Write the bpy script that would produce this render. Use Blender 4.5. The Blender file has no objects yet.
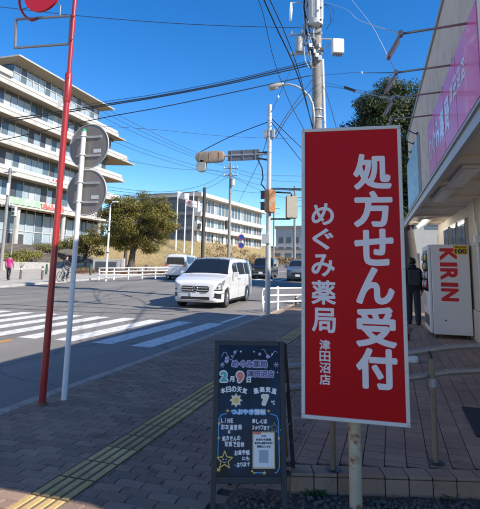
import bpy, bmesh, math, random
import numpy as np
from mathutils import Vector, Matrix

R = math.radians
SC = bpy.context.scene
COL = SC.collection
rnd = random.Random(7)

# ------------------------------------------------------------------ camera
# street runs along +Y; the camera looks 17.6 degrees to the left of it
CAM_H = 1.5
FPX, PX, PY = 480.0, 240.0, 189.0          # focal length and principal point in photo pixels
PITCH = math.atan((266 - PY) / FPX)
YAW = math.atan((394 - PX) / FPX * math.cos(PITCH))
ROLL = R(1.2)
f0 = Vector((-math.sin(YAW) * math.cos(PITCH), math.cos(YAW) * math.cos(PITCH), math.sin(PITCH)))
r0 = Vector((math.cos(YAW), math.sin(YAW), 0))
u0 = r0.cross(f0)
CR = r0 * math.cos(ROLL) + u0 * math.sin(ROLL)
CU = u0 * math.cos(ROLL) - r0 * math.sin(ROLL)
cam = bpy.data.objects.new('camera', bpy.data.cameras.new('camera'))
COL.objects.link(cam)
M3 = Matrix((CR, CU, -f0)).transposed()
cam.matrix_world = Matrix.Translation((0, 0, CAM_H)) @ M3.to_4x4()
cam.data.sensor_fit = 'HORIZONTAL'
cam.data.sensor_width = 36.0
cam.data.lens = 36.0 * FPX / 480.0
cam.data.shift_y = -(254.5 - PY) / 480.0
cam.data.clip_start = 0.05
cam.data.clip_end = 3000
SC.camera = cam

# ------------------------------------------------------------------ sky, sun, exposure
SUN_EL, SUN_AZ = R(36.8), R(104)           # azimuth clockwise from +Y
W = bpy.data.worlds.new('World'); SC.world = W; W.use_nodes = True
nt = W.node_tree
sky = nt.nodes.new('ShaderNodeTexSky')
sky.sky_type = 'NISHITA'; sky.sun_disc = False
sky.sun_elevation = SUN_EL; sky.sun_rotation = SUN_AZ
sky.air_density = 1.0; sky.dust_density = 0.15; sky.ozone_density = 4.0; sky.altitude = 200
nt.nodes['Background'].inputs['Strength'].default_value = 0.14
hs_ = nt.nodes.new('ShaderNodeHueSaturation'); hs_.inputs['Saturation'].default_value = 1.33; hs_.inputs['Hue'].default_value = 0.506
nt.links.new(sky.outputs[0], hs_.inputs['Color'])
nt.links.new(hs_.outputs[0], nt.nodes['Background'].inputs['Color'])
sl = bpy.data.lights.new('sun', 'SUN'); sl.energy = 5.0; sl.angle = R(0.53); sl.color = (1.0, 0.93, 0.82)
so = bpy.data.objects.new('sun', sl); COL.objects.link(so)
sd = Vector((math.sin(SUN_AZ) * math.cos(SUN_EL), math.cos(SUN_AZ) * math.cos(SUN_EL), math.sin(SUN_EL)))
so.rotation_euler = sd.to_track_quat('Z', 'Y').to_euler()
so.location = (20, -10, 30)
SC.view_settings.view_transform = 'Standard'
SC.view_settings.look = 'None'
SC.view_settings.exposure = 0.65
SC.view_settings.gamma = 1.0
SC.render.engine = 'CYCLES'
SC.cycles.use_denoising = True
SC.cycles.max_bounces = 6
SC.cycles.filter_width = 1.8

# ------------------------------------------------------------------ helpers
def ray(x, y):
    return CR * ((x - PX) / FPX) - CU * ((y - PY) / FPX) + f0
O = Vector((0, 0, CAM_H))
def at(x, y, D):                 # photo pixel at a given depth along the view axis
    return O + ray(x, y) * D
def gnd(x, y, z=0.0):            # photo pixel on a horizontal plane
    d = ray(x, y); return O + d * ((z - CAM_H) / d.z)
def onplane(x, y, p, n):
    d = ray(x, y); p = Vector(p); n = Vector(n)
    return O + d * ((p - O).dot(n) / d.dot(n))

def zr(Y):                       # the street climbs gently beyond the crossing
    s = min(Y, 170.0) - 20.0
    return 0.03 * (s + math.sqrt(s * s + 9)) / 2 - 0.0
def sstep(a, b, x):
    t = max(0.0, min(1.0, (x - a) / (b - a))); return t * t * (3 - 2 * t)
def T(X, Y):                     # terrain
    amp = 2.2 + 2.0 * sstep(62, 80, Y)
    k = sstep(58, 67, Y); a0 = -36.5 + 11.5 * k; b0 = -44.5 + 3.5 * k
    return zr(Y) + amp * sstep(a0, b0, X)

_m = {}
def mat(name, col, rough=0.6, var=0.12, scale=6.0, bump=0.0, bscale=None, metal=0.0, coat=0.0, spec=0.5,
        col2=None, c2scale=1.0, c2lo=0.5, c2hi=0.7, emit=None, estr=1.0, coords='Object', trans=0.0):
    if name in _m: return _m[name]
    m = bpy.data.materials.new(name); m.use_nodes = True
    n = m.node_tree.nodes; l = m.node_tree.links; b = n['Principled BSDF']
    b.inputs['Roughness'].default_value = rough
    b.inputs['Metallic'].default_value = metal
    b.inputs['Coat Weight'].default_value = coat
    b.inputs['Specular IOR Level'].default_value = spec
    if trans: b.inputs['Transmission Weight'].default_value = trans
    tc = n.new('ShaderNodeTexCoord')
    nz = n.new('ShaderNodeTexNoise'); nz.inputs['Scale'].default_value = scale; nz.inputs['Detail'].default_value = 6
    nz.inputs['Roughness'].default_value = 0.65
    l.new(tc.outputs[coords], nz.inputs['Vector'])
    mr = n.new('ShaderNodeMapRange'); mr.inputs[1].default_value = 0.25; mr.inputs[2].default_value = 0.75
    mr.inputs[3].default_value = 1 - var; mr.inputs[4].default_value = 1 + var
    l.new(nz.outputs['Fac'], mr.inputs[0])
    mx = n.new('ShaderNodeMix'); mx.data_type = 'RGBA'; mx.blend_type = 'MULTIPLY'; mx.inputs[0].default_value = 1
    mx.inputs[6].default_value = (*col, 1)
    l.new(mr.outputs[0], mx.inputs[7])
    if col2:
        n2 = n.new('ShaderNodeTexNoise'); n2.inputs['Scale'].default_value = c2scale; n2.inputs['Detail'].default_value = 8
        n2.inputs['Roughness'].default_value = 0.7
        l.new(tc.outputs[coords], n2.inputs['Vector'])
        m2 = n.new('ShaderNodeMapRange'); m2.inputs[1].default_value = c2lo; m2.inputs[2].default_value = c2hi
        l.new(n2.outputs['Fac'], m2.inputs[0])
        mm = n.new('ShaderNodeMix'); mm.data_type = 'RGBA'
        mm.inputs[6].default_value = (*col, 1); mm.inputs[7].default_value = (*col2, 1)
        l.new(m2.outputs[0], mm.inputs[0]); l.new(mm.outputs[2], mx.inputs[6])
    l.new(mx.outputs[2], b.inputs['Base Color'])
    if bump:
        nb = n.new('ShaderNodeTexNoise'); nb.inputs['Scale'].default_value = bscale or scale * 4; nb.inputs['Detail'].default_value = 5
        l.new(tc.outputs[coords], nb.inputs['Vector'])
        bp = n.new('ShaderNodeBump'); bp.inputs['Strength'].default_value = bump; bp.inputs['Distance'].default_value = 0.02
        l.new(nb.outputs['Fac'], bp.inputs['Height']); l.new(bp.outputs[0], b.inputs['Normal'])
    if emit:
        b.inputs['Emission Color'].default_value = (*emit, 1); b.inputs['Emission Strength'].default_value = estr
    _m[name] = m
    return m

def tintmat(name, col, var=0.35, rough=0.7, bump=0.0, bscale=40, hue=None, lowf=0, leaf=0):
    """colour times a per-face 'tint' value: real piece-to-piece variation (leaves, pavers, tiles)"""
    if name in _m: return _m[name]
    m = bpy.data.materials.new(name); m.use_nodes = True
    n = m.node_tree.nodes; l = m.node_tree.links; b = n['Principled BSDF']
    b.inputs['Roughness'].default_value = rough
    at_ = n.new('ShaderNodeAttribute'); at_.attribute_name = 'tint'
    mr = n.new('ShaderNodeMapRange'); mr.inputs[3].default_value = 1 - var; mr.inputs[4].default_value = 1 + var
    l.new(at_.outputs['Fac'], mr.inputs[0])
    mx = n.new('ShaderNodeMix'); mx.data_type = 'RGBA'; mx.blend_type = 'MULTIPLY'; mx.inputs[0].default_value = 1
    mx.inputs[6].default_value = (*col, 1)
    l.new(mr.outputs[0], mx.inputs[7])
    if hue:
        mm = n.new('ShaderNodeMix'); mm.data_type = 'RGBA'
        mm.inputs[6].default_value = (*col, 1); mm.inputs[7].default_value = (*hue, 1)
        ml = n.new('ShaderNodeMath'); ml.operation = 'MULTIPLY'; ml.inputs[1].default_value = 7.31
        fr = n.new('ShaderNodeMath'); fr.operation = 'FRACT'
        l.new(at_.outputs['Fac'], ml.inputs[0]); l.new(ml.outputs[0], fr.inputs[0]); l.new(fr.outputs[0], mm.inputs[0])
        l.new(mm.outputs[2], mx.inputs[6])
    tc = n.new('ShaderNodeTexCoord')
    nz = n.new('ShaderNodeTexNoise'); nz.inputs['Scale'].default_value = bscale; nz.inputs['Detail'].default_value = 5
    l.new(tc.outputs['Object'], nz.inputs['Vector'])
    mr2 = n.new('ShaderNodeMapRange'); mr2.inputs[1].default_value = .3; mr2.inputs[2].default_value = .7
    mr2.inputs[3].default_value = .88; mr2.inputs[4].default_value = 1.12
    l.new(nz.outputs['Fac'], mr2.inputs[0])
    m3 = n.new('ShaderNodeMix'); m3.data_type = 'RGBA'; m3.blend_type = 'MULTIPLY'; m3.inputs[0].default_value = 1
    l.new(mx.outputs[2], m3.inputs[6]); l.new(mr2.outputs[0], m3.inputs[7])
    out = m3.outputs[2]
    if lowf:
        for sc_, lo, hi, dk in ((.9, .35, .65, 1 - lowf), (5.0, .60, .68, 1 - lowf)):
            ln = n.new('ShaderNodeTexNoise'); ln.inputs['Scale'].default_value = sc_; ln.inputs['Detail'].default_value = 5
            l.new(tc.outputs['Object'], ln.inputs['Vector'])
            lr = n.new('ShaderNodeMapRange'); lr.inputs[1].default_value = lo; lr.inputs[2].default_value = hi; lr.inputs[3].default_value = 1.08; lr.inputs[4].default_value = dk
            l.new(ln.outputs['Fac'], lr.inputs[0])
            lm = n.new('ShaderNodeMix'); lm.data_type = 'RGBA'; lm.blend_type = 'MULTIPLY'; lm.inputs[0].default_value = 1
            l.new(out, lm.inputs[6]); l.new(lr.outputs[0], lm.inputs[7]); out = lm.outputs[2]
    l.new(out, b.inputs['Base Color'])
    if leaf:
        tr_ = n.new('ShaderNodeBsdfTranslucent'); l.new(out, tr_.inputs['Color'])
        ms = n.new('ShaderNodeMixShader'); ms.inputs[0].default_value = leaf
        l.new(b.outputs[0], ms.inputs[1]); l.new(tr_.outputs[0], ms.inputs[2]); l.new(ms.outputs[0], n['Material Output'].inputs['Surface'])
    if bump:
        bp = n.new('ShaderNodeBump'); bp.inputs['Strength'].default_value = bump; bp.inputs['Distance'].default_value = 0.01
        l.new(nz.outputs['Fac'], bp.inputs['Height']); l.new(bp.outputs[0], b.inputs['Normal'])
    _m[name] = m
    return m

class MB:
    def __init__(s): s.v = []; s.f = []; s.mi = []; s.t = []; s.cur = 0; s.tint = 0.5
    def add(s, vs, fs):
        o = len(s.v); s.v += [tuple(v) for v in vs]
        for f in fs: s.f.append([i + o for i in f]); s.mi.append(s.cur); s.t.append(s.tint)
        return s
    def box(s, c, d, rot=None, bottom=True):
        hx, hy, hz = d[0] / 2, d[1] / 2, d[2] / 2
        vs = [Vector((x, y, z)) for z in (-hz, hz) for x, y in ((-hx, -hy), (hx, -hy), (hx, hy), (-hx, hy))]
        if rot is not None: vs = [rot @ v for v in vs]
        c = Vector(c)
        fs = [(4, 5, 6, 7), (0, 1, 5, 4), (1, 2, 6, 5), (2, 3, 7, 6), (3, 0, 4, 7)]
        if bottom: fs.append((3, 2, 1, 0))
        return s.add([v + c for v in vs], fs)
    def bx(s, x0, x1, y0, y1, z0, z1): return s.box(((x0 + x1) / 2, (y0 + y1) / 2, (z0 + z1) / 2), (abs(x1 - x0), abs(y1 - y0), abs(z1 - z0)))
    def tube(s, pts, r, n=10, caps=True):
        pts = [Vector(p) for p in pts]
        rs = r if isinstance(r, (list, tuple)) else [r] * len(pts)
        o = len(s.v); prev = None
        for i, p in enumerate(pts):
            d = (pts[min(i + 1, len(pts) - 1)] - pts[max(i - 1, 0)])
            d = d.normalized() if d.length > 1e-9 else Vector((0, 0, 1))
            if prev is None:
                a = d.orthogonal().normalized()
            else:
                a = prev - d * prev.dot(d); a = a.normalized() if a.length > 1e-6 else d.orthogonal().normalized()
            prev = a; b = d.cross(a)
            for k in range(n):
                t = 2 * math.pi * k / n
                s.v.append(tuple(p + (a * math.cos(t) + b * math.sin(t)) * rs[i]))
        for i in range(len(pts) - 1):
            for k in range(n):
                k2 = (k + 1) % n
                s.f.append([o + i * n + k, o + i * n + k2, o + (i + 1) * n + k2, o + (i + 1) * n + k]); s.mi.append(s.cur); s.t.append(s.tint)
        if caps:
            s.f.append([o + k for k in range(n)][::-1]); s.mi.append(s.cur); s.t.append(s.tint)
            e = o + (len(pts) - 1) * n
            s.f.append([e + k for k in range(n)]); s.mi.append(s.cur); s.t.append(s.tint)
        return s
    def cyl(s, p0, p1, r0, r1=None, n=16): return s.tube([p0, p1], [r0, r0 if r1 is None else r1], n)
    def prism(s, poly, o, ax, ay, depth):
        """2-D polygon placed at o with axes ax, ay, extruded by depth along ax x ay"""
        o = Vector(o); ax = Vector(ax); ay = Vector(ay); nn = ax.cross(ay).normalized()
        k = len(poly)
        vs = [o + ax * p[0] + ay * p[1] for p in poly] + [o + ax * p[0] + ay * p[1] + nn * depth for p in poly]
        fs = [list(range(k))[::-1], list(range(k, 2 * k))] + [(i, (i + 1) % k, k + (i + 1) % k, k + i) for i in range(k)]
        return s.add(vs, fs)
    def grid(s, P):
        nu, nv = len(P), len(P[0])
        return s.add([p for row in P for p in row],
                     [(i * nv + j, (i + 1) * nv + j, (i + 1) * nv + j + 1, i * nv + j + 1) for i in range(nu - 1) for j in range(nv - 1)])
    def build(s, name, m=None, parent=None, smooth=False, world=False, bevel=0, tint=False):
        me = bpy.data.meshes.new(name)
        vs = s.v
        if world and parent is not None:
            inv = world_of(parent).inverted(); vs = [tuple(inv @ Vector(v)) for v in vs]
        me.from_pydata(vs, [], s.f)
        ms = m if isinstance(m, (list, tuple)) else [m]
        for q in ms:
            if q: me.materials.append(q)
        if len(ms) > 1: me.polygons.foreach_set('material_index', s.mi)
        if tint:
            a = me.attributes.new('tint', 'FLOAT', 'FACE'); a.data.foreach_set('value', s.t)
        if smooth: me.shade_smooth() if smooth is True else me.shade_smooth()
        me.update()
        return link(name, me, parent, bevel, smooth)
def world_of(o):
    m = o.matrix_basis.copy()
    return world_of(o.parent) @ m if o.parent else m
def link(name, me, parent=None, bevel=0, smooth=False):
    o = bpy.data.objects.new(name, me); COL.objects.link(o)
    if parent is not None: o.parent = parent
    if bevel:
        b = o.modifiers.new('bevel', 'BEVEL'); b.width = bevel; b.segments = 2; b.limit_method = 'ANGLE'; b.angle_limit = R(40)
    if smooth == 'auto':
        e = o.modifiers.new('split', 'EDGE_SPLIT'); e.split_angle = R(38)
    return o
def tag(o, label, cat, group=None):
    o['label'] = label; o['category'] = cat
    if group: o['group'] = group
    return o
def struct(o): o['kind'] = 'structure'; return o
def thing(name, label, cat, loc=(0, 0, 0), rz=0, group=None):
    o = bpy.data.objects.new(name, None); COL.objects.link(o); o.empty_display_size = .1
    o.location = loc; o.rotation_euler = (0, 0, rz)
    return tag(o, label, cat, group)
def copyobj(o, parent, loc=None):
    c = o.copy(); COL.objects.link(c); c.parent = parent
    if loc is not None: c.location = loc
    return c

def text_mesh(body):
    c = bpy.data.curves.new('txt', 'FONT'); c.body = body; c.size = 1.0; c.resolution_u = 4
    o = bpy.data.objects.new('txt', c); COL.objects.link(o)
    dg = bpy.context.evaluated_depsgraph_get()
    me = bpy.data.meshes.new_from_object(o.evaluated_get(dg))
    v = [tuple(p.co)[:2] for p in me.vertices]; f = [list(p.vertices) for p in me.polygons]
    bpy.data.objects.remove(o); bpy.data.meshes.remove(me)
    return v, f
def lettering(mb, body, cx, cz, w, h, dil, o, ax, ay, lift=0.0, copies=12, rot=0.0):
    """text fitted into a w x h box centred at (cx, cz) on the plane (o, ax, ay); strokes fattened by dil"""
    v, f = text_mesh(body)
    xs = [p[0] for p in v]; ys = [p[1] for p in v]
    x0, x1, y0, y1 = min(xs), max(xs), min(ys), max(ys)
    sx = (w - 2 * dil) / (x1 - x0); sy = (h - 2 * dil) / (y1 - y0) if h else sx
    o = Vector(o); ax = Vector(ax); ay = Vector(ay); nn = ax.cross(ay).normalized()
    offs = [(0, 0)] + ([(dil * math.cos(2 * math.pi * k / copies), dil * math.sin(2 * math.pi * k / copies)) for k in range(copies)] if dil else [])
    cr, sr = math.cos(rot), math.sin(rot)
    for k, (dx, dy) in enumerate(offs):
        vs = []
        for (x, y) in v:
            a = (x - (x0 + x1) / 2) * sx + dx; b = (y - (y0 + y1) / 2) * sy + dy
            vs.append(o + ax * (cx + a * cr - b * sr) + ay * (cz + a * sr + b * cr) + nn * (lift + k * 2.5e-5))
        mb.add(vs, f)
    return mb

def circ(r, n=24, cx=0, cy=0): return [(cx + r * math.cos(2 * math.pi * i / n), cy + r * math.sin(2 * math.pi * i / n)) for i in range(n)]
def rrect(w, h, r, n=4, cx=0, cy=0):
    p = []
    for qx, qy, a0 in ((w / 2 - r, h / 2 - r, 0), (-w / 2 + r, h / 2 - r, 90), (-w / 2 + r, -h / 2 + r, 180), (w / 2 - r, -h / 2 + r, 270)):
        for i in range(n + 1):
            a = R(a0 + 90 * i / n); p.append((cx + qx + r * math.cos(a), cy + qy + r * math.sin(a)))
    return p

# ------------------------------------------------------------------ materials
def build_materials():
    pass
M_ASPH = mat('asphalt', (.185, .170, .152), .85, .35, 90, .35, 160, col2=(.205, .192, .175), c2scale=.5, c2lo=.4, c2hi=.62)
def wheel_wear(m):
    n = m.node_tree.nodes; l = m.node_tree.links; b = n['Principled BSDF']
    src = b.inputs['Base Color'].links[0].from_socket
    tc = n.new('ShaderNodeTexCoord'); mp = n.new('ShaderNodeMapping'); mp.inputs['Scale'].default_value = (.55, .035, 1)
    nz = n.new('ShaderNodeTexNoise'); nz.inputs['Scale'].default_value = 1.6; nz.inputs['Detail'].default_value = 4
    vo = n.new('ShaderNodeTexVoronoi'); vo.feature = 'DISTANCE_TO_EDGE'; vo.inputs['Scale'].default_value = .28
    wn = n.new('ShaderNodeTexNoise'); wn.inputs['Scale'].default_value = 1.3; wn.inputs['Detail'].default_value = 6
    ad = n.new('ShaderNodeVectorMath'); ad.operation = 'MULTIPLY_ADD'; ad.inputs[1].default_value = (.9, .9, 0)
    l.new(tc.outputs['Object'], wn.inputs['Vector']); l.new(wn.outputs['Color'], ad.inputs[0]); l.new(tc.outputs['Object'], ad.inputs[2]); l.new(ad.outputs[0], vo.inputs['Vector'])
    cr = n.new('ShaderNodeMapRange'); cr.inputs[1].default_value = 0; cr.inputs[2].default_value = .012; cr.inputs[3].default_value = .62; cr.inputs[4].default_value = 1
    l.new(vo.outputs['Distance'], cr.inputs[0])
    l.new(tc.outputs['Object'], mp.inputs[0]); l.new(mp.outputs[0], nz.inputs['Vector'])
    mr = n.new('ShaderNodeMapRange'); mr.inputs[1].default_value = .35; mr.inputs[2].default_value = .65; mr.inputs[3].default_value = .84; mr.inputs[4].default_value = 1.12
    l.new(nz.outputs['Fac'], mr.inputs[0])
    ml = n.new('ShaderNodeMath'); ml.operation = 'MULTIPLY'; l.new(mr.outputs[0], ml.inputs[0]); l.new(cr.outputs[0], ml.inputs[1])
    mx = n.new('ShaderNodeMix'); mx.data_type = 'RGBA'; mx.blend_type = 'MULTIPLY'; mx.inputs[0].default_value = 1
    l.new(src, mx.inputs[6]); l.new(ml.outputs[0], mx.inputs[7]); l.new(mx.outputs[2], b.inputs['Base Color'])
wheel_wear(M_ASPH)
M_PAINT = mat('road_paint', (.64, .63, .60), .75, .14, 9, .2, 90, col2=(.22, .21, .195), c2scale=7, c2lo=.52, c2hi=.68)
M_ORANGE = mat('orange_paint', (.55, .24, .05), .7, .15, 20)
M_TAR = mat('tar_seam', (.018, .018, .019), .6, .2, 20)
M_CONC = mat('concrete', (.36, .35, .33), .85, .16, 8, .25, 60, col2=(.22, .21, .2), c2scale=2.2, c2lo=.5, c2hi=.72)
M_KERB = mat('kerb_concrete', (.38, .31, .25), .9, .25, 14, .3, 80, col2=(.22, .18, .145), c2scale=5, c2lo=.48, c2hi=.7)
M_PAVER = tintmat('paver', (.235, .162, .120), .2, .85, .35, 70, hue=(.255, .166, .114), lowf=.25)
M_JOINT = mat('sand_joint', (.06, .048, .04), .95, .3, 30)
M_FARPAVE = mat('far_paving', (.40, .36, .31), .9, .12, 3, col2=(.30, .28, .25), c2scale=.4)
M_TACT = tintmat('tactile_yellow', (.52, .35, .13), .2, .8, .25, 60, hue=(.45, .30, .13), lowf=.2)
M_TACTB = tintmat('tactile_groove', (.17, .12, .06), .14, .9, .25, 60, hue=(.15, .11, .065))
M_TILE = tintmat('plaza_tile', (.335, .205, .138), .14, .75, .25, 60, hue=(.30, .19, .13), lowf=.2)
M_LAWN = mat('dry_lawn', (.30, .22, .10), .95, .3, 1.2, .5, 6, col2=(.19, .165, .06), c2scale=.09, c2lo=.5, c2hi=.68)
M_GRAVEL = mat('broken_asphalt', (.075, .066, .058), .95, .5, 60, .9, 45, col2=(.14, .12, .10), c2scale=30, c2lo=.5, c2hi=.62)
M_GALV = mat('galvanised', (.42, .43, .44), .5, .12, 9, metal=.4)
M_STEEL = mat('grey_pipe', (.46, .43, .40), .38, .10, 12, metal=.6)
M_WHITEP = mat('white_paint', (.78, .78, .76), .45, .06, 10, col2=(.62, .6, .56), c2scale=5, c2lo=.55, c2hi=.75)
M_DARK = mat('dark_metal', (.03, .03, .032), .5, .15, 10)
M_BLACK = mat('black_rubber', (.016, .016, .017), .6, .1, 10)
M_CABLE = mat('cable_black', (.014, .014, .016), .6, .1, 10)
M_GLASSD = mat('dark_glass', (.012, .015, .018), .04, .05, 3, spec=.6)
M_CPOLE = mat('concrete_pole', (.27, .245, .21), .85, .15, 5, .2, 50, col2=(.18, .16, .135), c2scale=2)

# ------------------------------------------------------------------ the setting: ground, road, pavements
def sheet(xs, ys, zf):
    return [[(x, y, zf(x, y)) for y in ys] for x in xs][::-1]
def frange(a, b, st):
    n = max(1, int(round((b - a) / st))); return [a + (b - a) * i / n for i in range(n + 1)]
mb = MB()
mb.grid(sheet(frange(-420, -90, 30) + frange(-84, -20, 2) + [-12, -3.6, -1, 4, 12, 30, 60, 120, 250, 420],
              frange(-150, -10, 20) + frange(-5, 120, 2.5) + frange(125, 175, 10) + [220, 300, 450, 700],
              lambda x, y: T(x, y) - 0.2 + 0.26 * sstep(-26.4 - 10.6 * (1 - sstep(58, 62, y)), -27.6 - 10.6 * (1 - sstep(58, 62, y)), x)))
struct(mb.build('ground', M_LAWN, smooth=True))

road = MB()
RY = frange(-40, 60, 2.5) + frange(65, 170, 10) + [220, 300]
road.grid(sheet(frange(-21.0, -3.86, 2.857), RY, lambda x, y: zr(y) - .07))
road = struct(road.build('road', M_ASPH, smooth=True))
def stripe(name, x0, x1, y0, y1, m, lift=.004, n=1, jit=0.0):
    q = MB(); ys = frange(y0, y1, max(.4, (y1 - y0) / max(n, 1)))
    q.grid([[(x + (rnd.uniform(-jit, jit) if jit else 0), y, zr(y) - .07 + lift) for y in ys] for x in (x1, x0)])
    return q.build(name, m, road)
for k in range(19):              # zebra crossing
    x1 = -4.40 - .885 * k
    stripe('crosswalk_stripe', x1 - .45, x1, 8.55 + rnd.uniform(-.04, .04), 12.72 + rnd.uniform(-.04, .04), M_PAINT)
for k in range(18):              # second crossing further up the street
    x1 = -4.6 - .9 * k
    stripe('crosswalk_stripe', x1 - .45, x1, 36.5, 40.5, M_PAINT)
stripe('edge_line', -4.62, -4.47, 12.9, 15.2, M_PAINT)
stripe('edge_line', -4.62, -4.47, 24, 35, M_PAINT)
stripe('lane_line', -12.1, -11.95, 42, 120, M_PAINT)
stripe('lane_line', -7.42, -7.28, -30, 8.2, M_ORANGE)
stripe('stop_line', -11.5, -7.6, 6.2, 6.6, M_PAINT)
for (a, b, w) in (((-21, 12.9), (-9.6, 13.55), .07), ((-9.6, 13.55), (-6.6, 14.3), .06), ((-21, 14.6), (-11.4, 14.55), .06), ((-11.4, 14.55), (-10.6, 15.2), .06),
                  ((-10.6, 15.2), (-4.6, 15.0), .05), ((-8.9, -20), (-8.9, 7.5), .04)):
    a = Vector(a); b = Vector(b); d = (b - a).normalized(); p = Vector((-d.y, d.x)) * w / 2
    q = MB(); q.add([(*(a - p), zr(a.y) - .063), (*(b - p), zr(b.y) - .063), (*(b + p), zr(b.y) - .063), (*(a + p), zr(a.y) - .063)], [(0, 1, 2, 3)])
    q.build('tar_seam', M_TAR, road)

# near kerb stones
kb = MB(); kb.bx(-3.87, -3.73, -12, 31, -.3, -.06)
kerb = struct(kb.build('kerb', M_JOINT))
ks = MB(); ks.bx(-.075, .075, -.2975, .2975, -.12, .0)
ks0 = None
for i in range(62):
    y = -6 + .6 * i + .3
    z = zr(y) + .003 + rnd.uniform(-.003, .003)
    if ks0 is None:
        ks0 = ks.build('kerb_stone', M_KERB, kerb, bevel=.012); o = ks0
    else: o = copyobj(ks0, kerb)
    o.location = (-3.80 + rnd.uniform(-.003, .003), y, z)
# far kerb + far pavement
fp = MB(); fp.grid(sheet([-27.8, -24, -21.15], RY, lambda x, y: zr(y) + .05))
fp.grid(sheet([-37.2, -32, -27.8], frange(-40, 60, 5), lambda x, y: zr(y) + .05))
struct(fp.build('far_pavement', M_FARPAVE, smooth=True))
fk = MB()
for a, b in zip(RY[:-1], RY[1:]):
    fk.add([(-21.17, a, zr(a) - .2), (-21.17, b, zr(b) - .2), (-21.17, b, zr(b) + .06), (-21.17, a, zr(a) + .06),
            (-20.98, a, zr(a) - .2), (-20.98, b, zr(b) - .2), (-20.98, b, zr(b) + .06), (-20.98, a, zr(a) + .06)],
           [(3, 7, 6, 2), (4, 5, 6, 7)])
struct(fk.build('far_kerb', M_CONC))

# near pavement: interlocking pavers, tactile strip
sw = MB(); sw.grid(sheet([-3.73, -2.33, -1.97, -.70, 3, 40], frange(-6, 60, 2.0), lambda x, y: zr(y) - .012))
sidewalk = struct(sw.build('sidewalk', M_JOINT, smooth=True))
PW, PL, PG = .205, .104, .0016
TX0, TX1 = -2.30, -2.00
def in_gravel(x, y): return x > -1.08 and y < 3.42 + .26 * (x + .65)
def in_plaza(x, y): return x > -.72 and y > 3.40 + .29 * (x + .63)
pv = []
row = 0; y = 1.5
while y < 18.2:
    for k in range(-2, 36):
        x = -3.72 + k * PW + (PW / 2 if row % 2 else 0)
        xa, xb = max(x, -3.72), min(x + PW, 3.2 if y > 14.6 else -.70)
        if xb - xa < .012: continue
        if xa < TX1 and xb > TX0:
            if xa < TX0 - .009: pv.append((xa, TX0 - .001, y))
            if xb > TX1 + .009: pv.append((TX1 + .001, xb, y))
            continue
        if in_gravel((xa + xb) / 2, y) or (in_plaza((xa + xb) / 2, y) and y < 14.6): continue
        pv.append((xa, xb, y))
    y += PL; row += 1
def paver(q, xa, xb, y, z):
    g = PG; c = .0025
    x0, x1, y0, y1 = xa + g, xb - g, y + g * 1.7, y + PL - g * 1.7
    # wavy interlocking short sides
    m = (y0 + y1) / 2; wv = min(.0035, (xb - xa) * .1); wl = 0 if abs(xa - TX1) < .01 else wv; wr_ = 0 if abs(xb - TX0) < .01 else wv
    top = [(x0 + wl, y0), (x1 + wr_ - .002, y0), (x1 - wr_ - .002, m), (x1 + wr_ - .002, y1), (x0 + wl, y1), (x0 - wl, m)]
    cx, cy = sum(p[0] for p in top) / 6, m
    ins = [(px + (c if px < cx else -c), py + (c if py < cy - .01 else (-c if py > cy + .01 else 0))) for px, py in top]
    vs = [(px, py, z - .03) for px, py in top] + [(px, py, z - .004) for px, py in top] + [(px, py, z) for px, py in ins]
    fs = [[12, 13, 14, 15], [12, 15, 16, 17]]
    for a in (0, 6):
        fs += [[a + i, a + (i + 1) % 6, a + 6 + (i + 1) % 6, a + 6 + i] for i in range(6)]
    q.add(vs, fs)
def size_in_view(p):
    xm, ym = (p[0] + p[1]) / 2, p[2]
    v = Vector((xm, ym, 0)) - O; D = v.dot(f0)
    if D < 1: return 0
    sx = PX + FPX * v.dot(CR) / D; sy = PY - FPX * v.dot(CU) / D
    if not (-15 < sx < 495 and -5 < sy < 524): return 0
    return (p[1] - p[0]) / D ** 2.2
pv.sort(key=size_in_view, reverse=True)
rest = MB()
for i, (xa, xb, y) in enumerate(pv):
    z = zr(y) + rnd.uniform(-.0015, .0015); ti = rnd.random()
    if i < 300:
        q = MB(); q.tint = ti; paver(q, xa, xb, y, z); q.build('paver', M_PAVER, sidewalk, tint=True)
    else:
        rest.tint = ti; paver(rest, xa, xb, y, z)
o = rest.build('pavers', M_PAVER, sidewalk, tint=True); o['kind'] = 'stuff'
# tactile guiding tiles: four raised bars each
protos = []
for v in range(5):
    q = MB(); q.tint = .1 + .2 * v
    q.cur = 1; q.bx(-.145, .145, -.145, .145, -.03, .0); q.cur = 0
    for k in range(4):
        xc = -.1125 + .075 * k
        w0, w1 = .025, .020
        q.add([(xc - w0, -.137, 0), (xc + w0, -.137, 0), (xc + w0, .137, 0), (xc - w0, .137, 0),
               (xc - w1, -.131, .006), (xc + w1, -.131, .006), (xc + w1, .131, .006), (xc - w1, .131, .006)],
              [(4, 5, 6, 7), (0, 1, 5, 4), (1, 2, 6, 5), (2, 3, 7, 6), (3, 0, 4, 7)])
    protos.append(q)
pm = {}
for i in range(54):
    y = 1.35 + .3 * i + .15
    v = rnd.randrange(5)
    if v not in pm: o = protos[v].build('tactile_tile', [M_TACT, M_TACTB], sidewalk, tint=True); pm[v] = o
    else: o = copyobj(pm[v], sidewalk)
    o.location = ((TX0 + TX1) / 2, y, zr(y) + .001 + rnd.uniform(-.0015, .0015))

# broken asphalt patch where the signs stand
gr = MB()
P = []
for i in range(60):
    rw = []
    for j in range(46):
        x = -1.075 + i * .055; yy = 1.2 + j * (3.5 + .27 * (x + .63) - 1.2) / 45
        rw.append((x, yy, .004 + .012 * math.sin(x * 13 + yy * 7) * math.sin(yy * 11 - x * 5) * .4 + rnd.uniform(-.004, .006)))
    P.append(rw)
gr.grid(P[::-1])
struct(gr.build('asphalt_patch', M_GRAVEL, smooth=True))
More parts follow.
